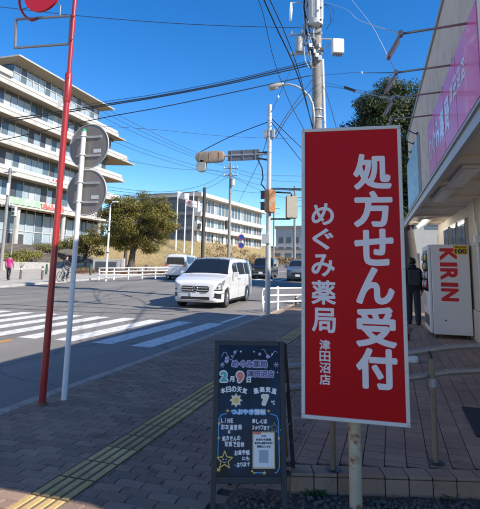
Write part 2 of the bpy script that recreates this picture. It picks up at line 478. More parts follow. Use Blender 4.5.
# loose stones
st = MB()
for i in range(420):
    x = rnd.uniform(-1.0, 1.2); yy = 3.42 + .28 * (x + .63) - abs(rnd.gauss(0, .12)) - .01
    s_ = rnd.uniform(.004, .013)
    st.box((x, yy, .012), (s_ * 2, s_ * 1.5, s_ * 1.3), Matrix.Rotation(rnd.random() * 6, 3, (rnd.random(), rnd.random(), 1)))
o = st.build('loose_stones', mat('stone_chips', (.12, .10, .085), .9, .4, 30)); o['kind'] = 'stuff'

# raised tiled forecourt
PZ = .13
ang = math.atan(.29)
ED = Vector((math.cos(ang), math.sin(ang), 0))          # front edge direction
E0 = Vector((-.70, 3.455, 0))
def edge_y(x): return E0.y + .29 * (x - E0.x)
pl = MB()
poly = [(-.70, edge_y(-.70) + .012), (3.2, edge_y(3.2) + .012), (3.2, 14.6), (-.70, 14.6)]
pl.prism(poly, (0, 0, -.1), (1, 0, 0), (0, 1, 0), PZ + .1 - .012)
plaza = struct(pl.build('forecourt', M_JOINT))
TW, TL = .152, .142
tl = []
row = 0; y = 3.2
while y < 14.55:
    for k in range(26):
        x = -.70 + k * TW
        yn = max(y, edge_y(x) + .145, edge_y(x + TW) + .145)
        if y + TL < yn + .03: continue
        ya = yn if yn > y else y
        tl.append((x, x + TW, ya, y + TL))
    y += TL
# edge (nosing) tiles follow the front edge
def tile(q, x0, x1, y0, y1, z):
    g = .003; c = .003
    gy = .0042
    a = [(x0 + g, y0 + gy), (x1 - g, y0 + gy), (x1 - g, y1 - gy), (x0 + g, y1 - gy)]
    b = [(x0 + g + c, y0 + gy + c), (x1 - g - c, y0 + gy + c), (x1 - g - c, y1 - gy - c), (x0 + g + c, y1 - gy - c)]
    q.add([(*p, z - .02) for p in a] + [(*p, z - .003) for p in a] + [(*p, z) for p in b],
          [(8, 9, 10, 11)] + [(s + i, s + (i + 1) % 4, s + 4 + (i + 1) % 4, s + 4 + i) for s in (0, 4) for i in range(4)])
tl.sort(key=lambda p: size_in_view((p[0], p[1], p[2])), reverse=True)
rest = MB()
for i, (x0, x1, y0, y1) in enumerate(tl):
    z = PZ + rnd.uniform(-.0012, .0012); ti = rnd.random()
    if i < 300:
        q = MB(); q.tint = ti; tile(q, x0, x1, y0, y1, z); q.build('tile', M_TILE, plaza, tint=True)
    else:
        rest.tint = ti; tile(rest, x0, x1, y0, y1, z)
o = rest.build('tiles', M_TILE, plaza, tint=True); o['kind'] = 'stuff'
n0 = Vector((-ED.y, ED.x, 0))
RM = Matrix.Rotation(ang, 3, 'Z')
for k in range(25):
    u = .005 + .1585 * k
    c = E0 + ED * (u + .0775)
    q = MB(); q.tint = rnd.random()
    q.box(c + n0 * .062 + Vector((0, 0, PZ - .008)), (.1525, .146, .022), RM)
    q.build('nosing_tile', M_TILE, plaza, tint=True, bevel=.006)
    q = MB(); q.tint = rnd.random()
    q.box(c - n0 * .002 + Vector((0, 0, (PZ - .02) / 2 - .02)), (.1525, .022, PZ - .02 + .036), RM)
    q.build('riser_tile', M_TILE, plaza, tint=True, bevel=.004)
for k in range(24):
    yy = edge_y(-.70) + .1 + k * .207
    q = MB(); q.tint = rnd.random(); q.bx(-.722, -.700, yy + .002, yy + .205, -.03, PZ - .001)
    q.build('riser_tile', M_TILE, plaza, tint=True, bevel=.004)

# ------------------------------------------------------------------ shop building on the right
BL = Vector((.75, 6.5, 0)); BR = R(2.0)
BM = Matrix.Translation(BL) @ Matrix.Rotation(BR, 4, 'Z')
BN = BM.to_3x3() @ Vector((-1, 0, 0))
def bl(x, y, z): return BM @ Vector((x, y, z))
def on_facade(px, py, off=0.0):       # -> local (y, z) on the upper facade plane
    p = BM.inverted() @ onplane(px, py, bl(-off, 0, 0), BN); return p.y, p.z
M_RENDER = mat('grey_render', (.62, .57, .50), .9, .10, 5, .35, 70, col2=(.48, .44, .38), c2scale=1.6, c2lo=.45, c2hi=.7)
M_SOFFIT = mat('soffit_panel', (.84, .75, .63), .6, .06, 3, col2=(.62, .56, .48), c2scale=1.5)
M_TRIM = mat('aluminium_trim', (.42, .42, .42), .4, .08, 8, metal=.5)
M_BTILE = mat('beige_wall_tile', (.60, .53, .42), .6, .10, 10, .1, 40)
shop = thing('shop_building', 'grey rendered shop building with a canopy over the tiled forecourt', 'building', BL, BR)
Y0, Y1, Y2 = -4.6, 7.1, 9.5
MB().bx(0, 9, Y0, Y1, 2.97, 5.02).build('upper_wall', M_RENDER, shop)
MB().bx(-.03, 9.03, Y0 - .03, Y1 + .03, 5.024, 5.08).build('parapet_cap', M_TRIM, shop)
MB().bx(.97, 9, Y0, Y2, -.1, 2.93).build('lower_wall', M_BTILE, shop)
MB().bx(.02, .97, Y0, Y2, 2.89, 2.966).build('canopy_soffit', M_SOFFIT, shop)
MB().bx(.02, 9, Y1 + .035, Y2, 2.97, 3.10).build('canopy_roof', M_RENDER, shop)
MB().bx(-.05, .018, Y0, Y2, 2.80, 2.968).build('canopy_lip', M_TRIM, shop, bevel=.006)
MB().bx(-.075, -.052, Y0, Y2, 2.93, 2.96).build('drip_rail', M_TRIM, shop)
for yy in (-3.6, -1.9, -.2, 1.5, 3.2, 4.9, 6.5, 8.2):
    MB().bx(.05, .94, yy - .05, yy + .05, 2.84, 2.888).build('canopy_joist', M_SOFFIT, shop)
# wall tiles on the lower wall are large slabs with joints
for yy in np.arange(Y0, Y2 - .3, .62):
    for zz in (.12, .74, 1.36, 1.98):
        if 3.5 < yy < 7.8 and zz > .6: continue
        q = MB(); q.bx(.945, .968, yy + .006, yy + .612, zz + .004, zz + .612); q.build('wall_slab', M_BTILE, shop)
M_WIN = mat('window_glass', (.05, .06, .065), .06, .05, 3)
for i, yy in enumerate((5.05, 6.25, 7.45)):
    w = MB(); w.bx(.91, .969, yy - .44, yy + .44, 1.25, 2.62); w.bx(.895, .91, yy - .46, yy + .46, 1.2, 1.25)
    w = w.build('window_frame', M_TRIM, shop)
    MB().bx(.900, .907, yy - .40, yy - .02, 1.30, 2.57).build('pane', M_WIN, w)
    MB().bx(.900, .907, yy + .02, yy + .40, 1.30, 2.57).build('pane', M_WIN, w)
q = MB(); q.tube([(.91, 3.6, 2.88), (.91, 3.6, 2.6), (.90, 3.55, 2.45), (.90, 3.42, 2.35), (.91, 3.4, 2.2), (.91, 3.4, .15)], .022, 8)
q.build('conduit', M_WHITEP, shop, smooth=True)
MB().bx(.85, .944, 3.32, 3.48, 2.02, 2.16).build('junction_box', M_WHITEP, shop, bevel=.01)
# far block that steps back beyond the canopy
# canopy lights
M_LAMPOFF = mat('diffuser_off', (.75, .75, .72), .4, .03, 5)
M_LAMPON = mat('diffuser_lit', (.9, .9, .85), .4, .02, 5, emit=(1, .95, .84), estr=14.0)
def sof(px, py): return BM.inverted() @ gnd(px, py, 2.85)
fixt = (((455, 186), (472, 167)), ((437.5, 201), (449, 188)), ((415, 231.5), (437, 209.5)))
for i, (pa_, pb_) in enumerate(fixt):
    A = sof(*pa_); B = sof(*pb_); c = (A + B) / 2; L2 = max(.35, min(1.15, (A - B).length / 2)); lit = i == 2
    cx_ = min(max(c.x, .24), .7)
    t = thing('canopy_light', ['unlit fluorescent fitting under the canopy nearest the pink sign', 'unlit fluorescent fitting in the middle of the canopy soffit',
                               'lit fluorescent tube fitting at the far end of the canopy'][i], 'light', bl(cx_, c.y, 2.888), BR, 'canopy lights')
    MB().bx(-.13, .13, -L2, L2, -.05, -.002).build('housing', M_WHITEP, t, bevel=.008)
    if lit: q = MB(); q.tube([(-.05, -L2 + .04, -.075), (-.05, L2 - .04, -.075)], .02, 10); q.build('tube', M_LAMPON, t, smooth=True)
    else: MB().bx(-.10, .10, -L2 + .04, L2 - .04, -.066, -.052).build('diffuser', M_LAMPOFF, t, bevel=.006)

# pink fascia sign
M_PINK = mat('pink_acrylic', (.80, .12, .33), .28, .05, 2, coat=.12, spec=.5)
M_SIGNLET = mat('sign_white', (.92, .88, .90), .3, .03, 5, coat=.5)
SY0, SY1 = -2.12, 2.0
ps = thing('fascia_sign', 'glossy pink shop sign with white Japanese lettering above the canopy', 'sign', bl(0, 0, 2.99), BR)
def psl(mb, n, m, **k): return mb.build(n, m, ps, **k)
MB().bx(-.040, -.004, SY0, SY1, 0, .93).build('sign_box', M_TRIM, ps)
MB().bx(-.048, -.0405, SY0 + .03, SY1 - .03, .03, .90).build('face_panel', M_PINK, ps)
for yy in (-.9, .05, 1.0): MB().bx(-.0500, -.0482, yy - .004, yy + .004, .03, .90).build('panel_seam', mat('seam_red', (.4, .08, .12), .5), ps)
o_ = Vector((-.0505, 0, 0)); ax = Vector((0, -1, 0)); ay = Vector((0, 0, 1))
for ch, u in zip('めぐみ薬局', (-1.65, -1.19, -.73, -.27, .19)):
    lettering(MB(), ch, u, .44, .40, .42, .016, o_, ax, ay).build('letter', M_SIGNLET, ps)
for ch, u in zip('津田沼店', (.58, .84, 1.10, 1.36)):
    lettering(MB(), ch, u, .56, .22, .24, .007, o_, ax, ay).build('letter', M_SIGNLET, ps)
# grey sign frame at its near end
ep = thing('projecting_frame', 'plain grey metal upright at the near end of the pink sign', 'frame', bl(0, SY0 - .32, 2.99), BR)
MB().bx(-.05, -.004, -.12, .315, .0, 1.02).build('casing', M_TRIM, ep, bevel=.008)
MB().bx(-.055, -.0505, -.08, .26, .04, .98).build('face', M_SOFFIT, ep)
# arm floodlights
M_FLOOD = mat('flood_grey', (.34, .32, .29), .45, .1, 9, metal=.5)
FJ = []
flood_px = ((471, 23, 'nearest the camera, at the grey frame'), (453.5, 65, 'second from the camera'), (443, 92, 'third from the camera'), (434.5, 115, 'farthest along the grey wall'))
for (px, py, ds) in flood_px:
    ly, lz = on_facade(px, py)
    t = thing('sign_floodlight', 'grey arm floodlight over the pink sign, ' + ds, 'floodlight', bl(0, ly, lz), BR, 'floodlights above the pink sign')
    FJ.append(bl(-.66, ly + .02, lz - .03))
    MB().bx(-.02, -.003, -.05, .05, -.07, .07).build('wall_plate', M_FLOOD, t, bevel=.004)
    q = MB(); q.tube([(-.02, 0, 0), (-.66, .02, -.03)], .013, 8); q.build('arm', M_FLOOD, t, smooth=True)
    q = MB(); q.cyl((-.66, -.02, -.03), (-.66, .06, -.03), .028, None, 12); q.build('joint', M_FLOOD, t, smooth='auto')
    h = MB(); rm = Matrix.Rotation(R(30), 3, 'Y')
    h.box(Vector((-.66, .02, -.05)) + rm @ Vector((0, 0, -.15)), (.03, .11, .24), rm)
    h = h.build('lamp_head', M_FLOOD, t, bevel=.012)
    g = MB(); g.box(Vector((-.66, .02, -.05)) + rm @ Vector((.018, 0, -.15)), (.006, .09, .20), rm)
    g.build('lens', M_LAMPOFF, h)

# blue picture board beyond it, with four black gooseneck lamps
def make_poster():
    m = bpy.data.materials.new('blue_poster'); m.use_nodes = True
    n = m.node_tree.nodes; l = m.node_tree.links
    tc = n.new('ShaderNodeTexCoord'); nz = n.new('ShaderNodeTexNoise'); nz.inputs['Scale'].default_value = 7; nz.inputs['Detail'].default_value = 5
    cr = n.new('ShaderNodeValToRGB'); e = cr.color_ramp.elements
    e[0].position = .3; e[0].color = (.10, .32, .55, 1); e[1].position = .7; e[1].color = (.55, .72, .62, 1)
    q = e.new(.5); q.color = (.22, .50, .66, 1)
    l.new(tc.outputs['Object'], nz.inputs['Vector']); l.new(nz.outputs['Fac'], cr.inputs[0]); l.new(cr.outputs[0], n['Principled BSDF'].inputs['Base Color'])
    n['Principled BSDF'].inputs['Roughness'].default_value = .4
    return m
pb = thing('picture_board', 'blue and green picture board on the far end of the grey wall', 'sign', bl(0, 5.0, 3.02), BR)
MB().bx(-.05, -.004, -1.2, 1.95, 0, 1.25).build('backing', M_TRIM, pb)
MB().bx(-.056, -.0505, -1.17, 1.92, .03, 1.22).build('picture', make_poster(), pb)
for i, yy in enumerate((-.9, -.05, .8, 1.65)):
    t = thing('gooseneck_lamp', 'black gooseneck lamp over the blue picture board, ' + ('nearest the camera', 'second from the camera', 'third from the camera', 'farthest from the camera')[i],
              'lamp', bl(-.005, 5.0 + yy, 4.36), BR, 'gooseneck lamps')
    q = MB(); q.cyl((-.0, 0, 0), (-.03, 0, 0), .045, None, 12); q.build('wall_plate', M_DARK, t, smooth='auto')
    q = MB(); q.tube([(-.02, 0, 0)] + [(-.05 - .30 * math.sin(a) , 0, .16 * math.sin(2 * a) * .6 + .08 * (1 - math.cos(a)) ) for a in np.linspace(.1, 1.5, 8)] + [(-.37, 0, -.02)], .011, 8)
    q.build('neck', M_DARK, t, smooth=True)
    q = MB(); q.tube([(-.37, 0, -.01), (-.375, 0, -.06), (-.36, 0, -.13)], [.02, .04, .07], 12); q.build('shade', M_DARK, t, smooth='auto')

# ------------------------------------------------------------------ vending machine
va = gnd(430, 336, PZ); vb = gnd(473, 343, PZ)
M_VEND = mat('vending_white', (.84, .80, .76), .35, .03, 3, coat=.3, col2=(.74, .67, .60), c2scale=2.5, c2lo=.55, c2hi=.8)
M_VRED = mat('vending_red', (.72, .012, .02), .4, .04, 4)
vd = (vb - va); vlen = vd.length; vrot = math.atan2(vd.y, vd.x)
vrot = R(2.0) - R(0)         # parallel to the shop
vw = .74
vm = thing('vending_machine', 'white drinks vending machine with red lettering on its side by the shop wall', 'vending machine', (va.x + .02, va.y - .06, PZ), vrot)
vm.location = (.78, 10.9, PZ)
VH, VL = 1.90, 1.16           # height, width of the front (along the street)
MB().bx(0, vw, 0, VL, .075, VH).build('cabinet', M_VEND, vm, bevel=.012)
q = MB(); q.bx(-.062, -.004, .008, VL - .008, .10, VH - .006); q.build('door', M_VEND, vm, bevel=.015)
MB().bx(-.068, -.063, .10, VL - .10, .92, VH - .12).build('display_glass', M_GLASSD, vm)
for k in range(4):
    for j in range(8):
        c = [(.45, .03, .03), (.75, .7, .6), (.05, .25, .12), (.55, .35, .05), (.08, .12, .4)][(j * 3 + k) % 5]
        q = MB(); yy = .19 + j * .11; zz = 1.0 + k * .19
        q.tube([(-.078, yy, zz), (-.078, yy, zz + .10), (-.078, yy, zz + .15)], [.028, .028, .012], 8)
        q.build('bottle', mat('bottle_%d' % ((j * 3 + k) % 5), c, .3), vm, smooth=True)
MB().bx(-.070, -.063, .62, VL - .12, .60, .86).build('button_panel', mat('vend_panel', (.35, .36, .38), .3), vm)
MB().bx(-.069, -.063, .15, VL - .15, .22, .44).build('pickup_flap', M_DARK, vm, bevel=.004)
for x in (.06, .66):
    for y in (.06, VL - .06):
        q = MB(); q.cyl((x, y, 0), (x, y, .075), .028, None, 10); q.build('foot', M_DARK, vm)
o_ = Vector((0, -.002, 0)); ax = Vector((1, 0, 0)); ay = Vector((0, 0, 1))
for ch, zc, hh in (('K', 1.70, .25), ('I', 1.49, .085), ('R', 1.295, .24), ('I', 1.08, .085), ('N', .875, .26)):
    # letters are turned a quarter clockwise, reading downwards
    lettering(MB(), ch, .335, zc, hh, .335, .017 if ch != 'I' else .014, o_, ax, ay, rot=-math.pi / 2).build('letter', M_VRED, vm)
MB().bx(.44, .715, -.005, -.0005, 1.70, 1.885).build('price_sticker', mat('sticker_yellow', (.75, .47, .03), .5), vm)
lettering(MB(), '100', .58, 1.765, .22, .095, .006, (0, -.0055, 0), ax, ay).build('letter', M_DARK, vm)
lettering(MB(), '¥100', .58, 1.85, .22, .035, .002, (0, -.0055, 0), ax, ay).build('letter', M_DARK, vm)
q = MB(); q.prism(circ(.016), (.235, -.001, .36), ax, ay, .004); q.build('lock', M_DARK, vm)

# ------------------------------------------------------------------ red prescription sign on its post
M_SRED = mat('sign_red', (.52, .002, .006), .42, .06, 2.0, coat=.0, spec=.18, col2=(.45, .003, .008), c2scale=3.0, c2lo=.45, c2hi=.75)
M_SWHITE = mat('sign_letter', (.80, .71, .69), .35, .03, 5)
M_SFRAME = mat('sign_frame', (.68, .63, .57), .4, .06, 8)
M_RUST = mat('rusty_cream_post', (.52, .43, .30), .6, .12, 9, .15, 60, col2=(.24, .085, .025), c2scale=8, c2lo=.53, c2hi=.61)
yaw = .081
rs = thing('pharmacy_sign', 'tall red sign with white Japanese lettering on a rusty post', 'sign', (-.2622, 3.404, 0), yaw)
q = MB(); q.cyl((0, .0, -.15), (0, .0, 2.38), .041, None, 20); q.build('post', M_RUST, rs, smooth='auto')
SZ0, SZ1, SW = .543, 2.463, .667
MB().bx(-SW / 2 + .012, SW / 2 - .012, -.112, -.048, SZ0 + .012, SZ1 - .012).build('sign_box', M_SFRAME, rs)
MB().bx(-SW / 2 + .02, SW / 2 - .02, -.118, -.1125, SZ0 + .02, SZ1 - .02).build('red_panel', M_SRED, rs)
fr = .024
for nm, a in (('t', (-SW / 2, SW / 2, SZ1 - fr, SZ1)), ('b', (-SW / 2, SW / 2, SZ0, SZ0 + fr)), ('l', (-SW / 2, -SW / 2 + fr, SZ0 + fr + .0005, SZ1 - fr - .0005)), ('r', (SW / 2 - fr, SW / 2, SZ0 + fr + .0005, SZ1 - fr - .0005))):
    MB().bx(a[0], a[1], -.126, -.044, a[2], a[3]).build('frame_edge', M_SFRAME, rs, bevel=.004)
for z in np.linspace(SZ0 + .012, SZ1 - .012, 7):
    for x in (-SW / 2 + .012, SW / 2 - .012):
        q = MB(); q.cyl((x, -.1265, z), (x, -.129, z), .0045, None, 8); q.build('screw', M_GALV, rs)
for z in (.85, 1.5, 2.15):
    q = MB(); q.bx(-.10, .10, -.047, -.036, z - .03, z + .03); q.build('clamp', M_GALV, rs)
o_ = (0, -.1185, 0)
for ch, cx, cz, w, h in (('処', .141, 2.148, .250, .247), ('方', .141, 1.894, .252, .245), ('せ', .141, 1.641, .250, .244), ('ん', .143, 1.392, .242, .238), ('受', .143, 1.132, .252, .252), ('付', .141, .876, .254, .250)):
    lettering(MB(), ch, cx, cz, w, h, .0095, o_, ax, ay, copies=16).build('letter', M_SWHITE, rs)
for ch, cx, cz, w, h in (('め', -.190, 1.86, .151, .150), ('ぐ', -.190, 1.692, .142, .144), ('み', -.190, 1.517, .154, .150), ('薬', -.188, 1.339, .160, .158), ('局', -.187, 1.160, .156, .158)):
    lettering(MB(), ch, cx, cz, w, h, .0042, o_, ax, ay).build('letter', M_SWHITE, rs)
for ch, cz in (('津', 1.004), ('田', .932), ('沼', .861), ('店', .789)):
    lettering(MB(), ch, -.182, cz, .070, .066, .0017, o_, ax, ay, copies=8).build('letter', M_SWHITE, rs)

# ------------------------------------------------------------------ A-frame black board
ab = thing('a_frame_board', 'black A-frame chalkboard with colourful Japanese drawings on the pavement', 'board', (-.8847, 3.1096, .012), .3467)
LEAN = .1895
M_ABF = mat('charcoal_wood', (.030, .028, .028), .55, .15, 14, .1, 60)
def m_board():
    m = mat('navy_board', (.006, .008, .016), .22, .2, 3, spec=.18, col2=(.008, .04, .12), c2scale=1.8, c2lo=.42, c2hi=.66)
    return m
UP = Vector((0, math.sin(LEAN), math.cos(LEAN))); NB = Vector((0, -math.cos(LEAN), math.sin(LEAN)))
def abx(x0, x1, u0, u1, d0, d1, name, m, parent=ab, **k):
    q = MB(); vs = []
    for d in (d0, d1):
        for (x, u) in ((x0, u0), (x1, u0), (x1, u1), (x0, u1)): vs.append(Vector((x, 0, 0)) + UP * u + NB * d)
    q.add(vs, [(3, 2, 1, 0), (4, 5, 6, 7), (0, 1, 5, 4), (1, 2, 6, 5), (2, 3, 7, 6), (3, 0, 4, 7)])
    return q.build(name, m, parent, **k)
HW = .238
abx(-HW, -HW + .032, 0, 1.0, -.022, .0, 'leg', M_ABF, bevel=.003)
abx(HW - .032, HW, 0, 1.0, -.022, .0, 'leg', M_ABF, bevel=.003)
abx(-HW + .0325, HW - .0325, .968, 1.0, -.022, -.001, 'top_rail', M_ABF, bevel=.003)
abx(-HW + .0325, HW - .0325, .145, .185, -.022, -.001, 'bottom_rail', M_ABF, bevel=.003)
board = abx(-HW + .0325, HW - .0325, .1855, .9675, -.018, -.006, 'board', m_board())
# rear frame, hinged at the top, spreading back
for s in (-1, 1):
    q = MB(); x = s * (HW - .014)
    a = Vector((x + .02, UP.y * .985 + .03, UP.z * .985)); b = Vector((x + .115, .36, .0))
    d = (a - b).normalized(); rm = Vector((0, 0, 1)).rotation_difference(d).to_matrix()
    q.box((a + b) / 2, (.026, .022, (a - b).length), rm); q.build('rear_leg', M_ABF, ab, bevel=.003)
    q = MB(); q.tube([(x * .9, UP.y * .45, UP.z * .45), (x + .075, .30, .42)], .004, 6); q.build('spreader', M_GALV, ab)
q = MB(); q.box((.10, .335, .145), (2 * HW - .06, .02, .03)); q.build('rear_rail', M_ABF, ab)
q = MB(); rm = Vector((0, 0, 1)).rotation_difference((Vector((0, UP.y * .985 + .03, UP.z * .985)) - Vector((.095, .36, 0))).normalized()).to_matrix()
q.box((.048, .292, .53), (2 * HW - .06, .008, .74), rm); q.build('rear_panel', mat('cork_brown', (.10, .06, .03), .8), ab)
BO = NB * (-.0055); BX = Vector((1, 0, 0))
def chalk(name, c): return mat(name, c, .6, .25, 90)
C_W = chalk('chalk_white', (.90, .82, .76)); C_LAV = chalk('chalk_lavender', (.50, .40, .58)); C_PK = chalk('chalk_coral', (.80, .20, .14)); C_TL = chalk('chalk_teal', (.10, .42, .38))
C_DK = chalk('chalk_navy', (.05, .045, .10)); C_YE = chalk('chalk_yellow', (.85, .56, .12)); C_BL = chalk('chalk_blue', (.10, .36, .62)); C_CR = chalk('chalk_cream', (.88, .74, .48))
def wr(body, cx, cz, w, h, dil, m, rot=0, lift=0.0):
    if len(body) > 1 and lift == 0 and dil < .004:
        n = len(body); q = MB(); cw = w / n
        for i, ch in enumerate(body):
            k = (.95 if not ch.isascii() else .8) * (.22 if ch == 'I' else 1)
            lettering(q, ch, cx - w / 2 + cw * (i + .5) + rnd.uniform(-.03, .03) * cw, cz + rnd.uniform(-.07, .07) * h, cw * k * rnd.uniform(.88, 1.02), h * rnd.uniform(.86, 1.05), dil, BO, BX, UP, lift=lift, copies=8, rot=rot + rnd.uniform(-.07, .07))
        return q.build('writing', m, board)
    return lettering(MB(), body, cx, cz, w, h, dil, BO, BX, UP, lift=lift, copies=20 if dil > .004 else 8, rot=rot).build('writing', m, board)
def line(pts, w, m, name='drawn_line', lift=0.0, closed=False):
    q = MB(); P = [Vector((p[0], p[1])) for p in pts]
    if closed: P.append(P[0])
    for i, (a, b) in enumerate(zip(P[:-1], P[1:])):
        d = (b - a).normalized() * w * .4; n_ = Vector((-d.y, d.x)).normalized() * w / 2
        vs = [BO + BX * c.x + UP * c.y + NB * (lift + .0002 + i % 2 * .00006) for c in (a - d - n_, b + d - n_, b + d + n_, a - d + n_)]
        q.add(vs, [(0, 1, 2, 3)])
    return q.build(name, m, board)
def dot(cx, cz, r, m, lift=.0, n=12, name='drawn_dot'):
    q = MB(); q.add([BO + BX * p[0] + UP * p[1] + NB * (.0003 + lift) for p in circ(r, n, cx, cz)], [list(range(n))]); return q.build(name, m, board)
def star(cx, cz, r, m, w=None, lift=.0, ph=0.0):
    P = [(cx + (r if k % 2 == 0 else r * .45) * math.sin(k * math.pi / 5 + ph), cz + (r if k % 2 == 0 else r * .45) * math.cos(k * math.pi / 5 + ph)) for k in range(10)]
    if w: return line(P, w, m, 'drawn_star', lift, True)
    q = MB(); q.add([BO + BX * cx + UP * cz + NB * (.0003 + lift)] + [BO + BX * p[0] + UP * p[1] + NB * (.0003 + lift) for p in P], [(0, k + 1, (k + 1) % 10 + 1) for k in range(10)])
    return q.build('drawn_star', m, board)
# garland and snow dots
line([(-.19 + .015 * k, .895 + .03 * math.sin(k * 1.1) + .002 * k) for k in range(8)], .0035, C_LAV)
line([(.085 + .015 * k, .925 - .002 * k + .025 * math.sin(k * 1.1 + 1)) for k in range(8)], .0035, C_LAV)
for x, z, r in ((-.155, .885, .012), (-.155, .868, .015), (-.10, .925, .010), (-.18, .85, .007), (-.12, .90, .005), (.07, .915, .010), (.125, .90, .013), (.10, .87, .005), (.155, .915, .006), (-.06, .93, .006), (.03, .93, .005), (-.19, .80, .004), (.19, .80, .004)):
    dot(x, z, r, C_LAV if r > .006 else C_W)
for cx, cz in ((-.185, .842), (.182, .848)):
    for k in range(3): a = k * math.pi / 3; line([(cx - .016 * math.cos(a), cz - .016 * math.sin(a)), (cx + .016 * math.cos(a), cz + .016 * math.sin(a))], .004, C_LAV, 'drawn_snowflake', k * .0001)
# shop name in a lavender cloud, the date, the weather
wr('めぐみ薬局', .0, .852, .25, .056, .0075, C_LAV); wr('めぐみ薬局', .0, .852, .236, .043, .0006, C_DK, lift=.0008)
wr('津田沼店', .075, .790, .19, .050, .0075, C_LAV); wr('津田沼店', .075, .790, .177, .038, .0006, C_DK, lift=.0008)
wr('2', -.172, .770, .062, .080, .0125, C_W); wr('2', -.172, .770, .046, .064, .0055, C_TL, lift=.0008)
wr('月', -.117, .755, .034, .036, .002, C_W)
wr('9', -.063, .768, .062, .082, .0125, C_W); wr('9', -.063, .768, .046, .064, .0055, C_PK, lift=.0008)
wr('日', -.005, .752, .030, .038, .002, C_W)
for ch, k in zip('本日の天気', range(5)): wr(ch, -.175 + .036 * k, .683 + .010 * (1 - (k - 2) ** 2 / 4), .033, .036, .0018, C_W, rot=-.12 * (k - 2))
for ch, k in zip('最高気温', range(4)): wr(ch, .045 + .040 * k, .683 + .010 * (1 - (k - 1.5) ** 2 / 2.2), .035, .036, .0018, C_W, rot=-.14 * (k - 1.5))
q = MB(); P = [(-.088 + (.044 if k % 2 == 0 else .028) * math.cos(k * math.pi / 8), .625 + (.044 if k % 2 == 0 else .028) * math.sin(k * math.pi / 8)) for k in range(16)]
q.add([BO + BX * -.088 + UP * .625 + NB * .0003] + [BO + BX * p[0] + UP * p[1] + NB * .0003 for p in P], [(0, k + 1, (k + 1) % 16 + 1) for k in range(16)]); q.build('drawn_sun', C_CR, board)
dot(-.088, .625, .018, C_YE, .0004, 16)
wr('7', .105, .628, .056, .074, .012, C_W); wr('7', .105, .628, .040, .058, .005, C_CR, lift=.0008)
wr('℃', .158, .612, .026, .026, .0012, C_W)
wr('つぶやき情報', -.005, .556, .235, .040, .006, C_BL); wr('つぶやき情報', -.005, .556, .226, .032, .001, C_W, lift=.0006)
star(-.142, .562, .012, C_YE); star(.128, .562, .012, C_YE)
line([(-.150, .545), (-.185, .535), (-.198, .51), (-.199, .30)], .006, C_BL); line([(.14, .545), (.178, .535), (.192, .505), (.194, .24), (.182, .212), (.165, .205)], .006, C_BL)
line([(.03, .206), (.10, .206)], .006, C_BL); line([(-.09, .25), (-.07, .235)], .005, C_BL)
wr('LINE', -.145, .503, .085, .030, .0012, C_W); wr('お友達登録', -.115, .465, .14, .032, .0012, C_W); wr('&', -.13, .438, .018, .020, .001, C_W)
wr('処方せんの', -.115, .400, .12, .030, .0012, C_W); wr('写真で送信', -.095, .366, .13, .032, .0012, C_W)
wr('詳しくは', .068, .500, .10, .028, .0016, C_W); wr('スタッフまで', .075, .462, .115, .026, .0014, C_W)
wr('お薬手帳', -.045, .318, .10, .030, .0012, C_W); wr('にも', -.02, .284, .050, .024, .0012, C_W); wr('なります', -.035, .252, .085, .027, .0012, C_W)
star(-.155, .275, .052, C_YE, .006); star(.165, .462, .032, mat('chalk_olive', (.22, .25, .10), .6), .004)
dot(-.165, .280, .004, C_W); dot(-.147, .280, .004, C_W); line([(-.166, .266), (-.156, .260), (-.146, .266)], .003, C_W)
star(-.192, .222, .016, C_YE, ph=.3); star(.098, .205, .013, C_YE); star(-.196, .485, .012, C_YE); star(-.197, .402, .011, C_YE); star(.193, .402, .012, C_YE); star(.02, .214, .010, C_YE, ph=.5); dot(.034, .205, .006, C_YE)
# the sheet of paper (its code square left blank)
pa = MB(); M_PAPER = mat('paper', (.88, .82, .76), .8, .04, 20); M_PEDGE = mat('paper_border', (.72, .50, .22), .8, .2, 60)
def psheet(x0, x1, u0, u1, d, name, m, parent):
    q = MB(); q.add([BO + BX * x + UP * u + NB * d for x, u in ((x0, u0), (x1, u0), (x1, u1), (x0, u1))], [(0, 1, 2, 3)]); return q.build(name, m, parent)
pp = thing('paper_notice', 'white paper notice with yellow border stuck on the black board', 'notice', ab.location, .3467)
q = MB(); vs = [BO + BX * x + UP * u + NB * d for d in (.0012, .0022) for x, u in ((.022, .228), (.166, .228), (.166, .440), (.022, .440))]
q.add(vs, [(3, 2, 1, 0), (4, 5, 6, 7), (0, 1, 5, 4), (1, 2, 6, 5), (2, 3, 7, 6), (3, 0, 4, 7)]); q.build('sheet', M_PEDGE, pp)
psheet(.029, .159, .236, .432, .0026, 'white_field', M_PAPER, pp)
psheet(.024, .078, .424, .440, .0030, 'red_corner', C_PK, pp)
lettering(MB(), 'LINE', .094, .415, .03, .009, .0008, BO, BX, UP, lift=.003).build('writing', M_DARK, pp)
for body, z, w in (('お友だち募集', .394, .10), ('処方せん送信できます', .374, .118), ('登録はこちら', .354, .09)):
    lettering(MB(), body, .094, z, w, .014, .0011, BO, BX, UP, lift=.003, copies=6).build('writing', M_DARK, pp)
psheet(.064, .124, .262, .334, .003, 'grey_field', mat('paper_grey', (.45, .45, .45), .8, .1, 60), pp)

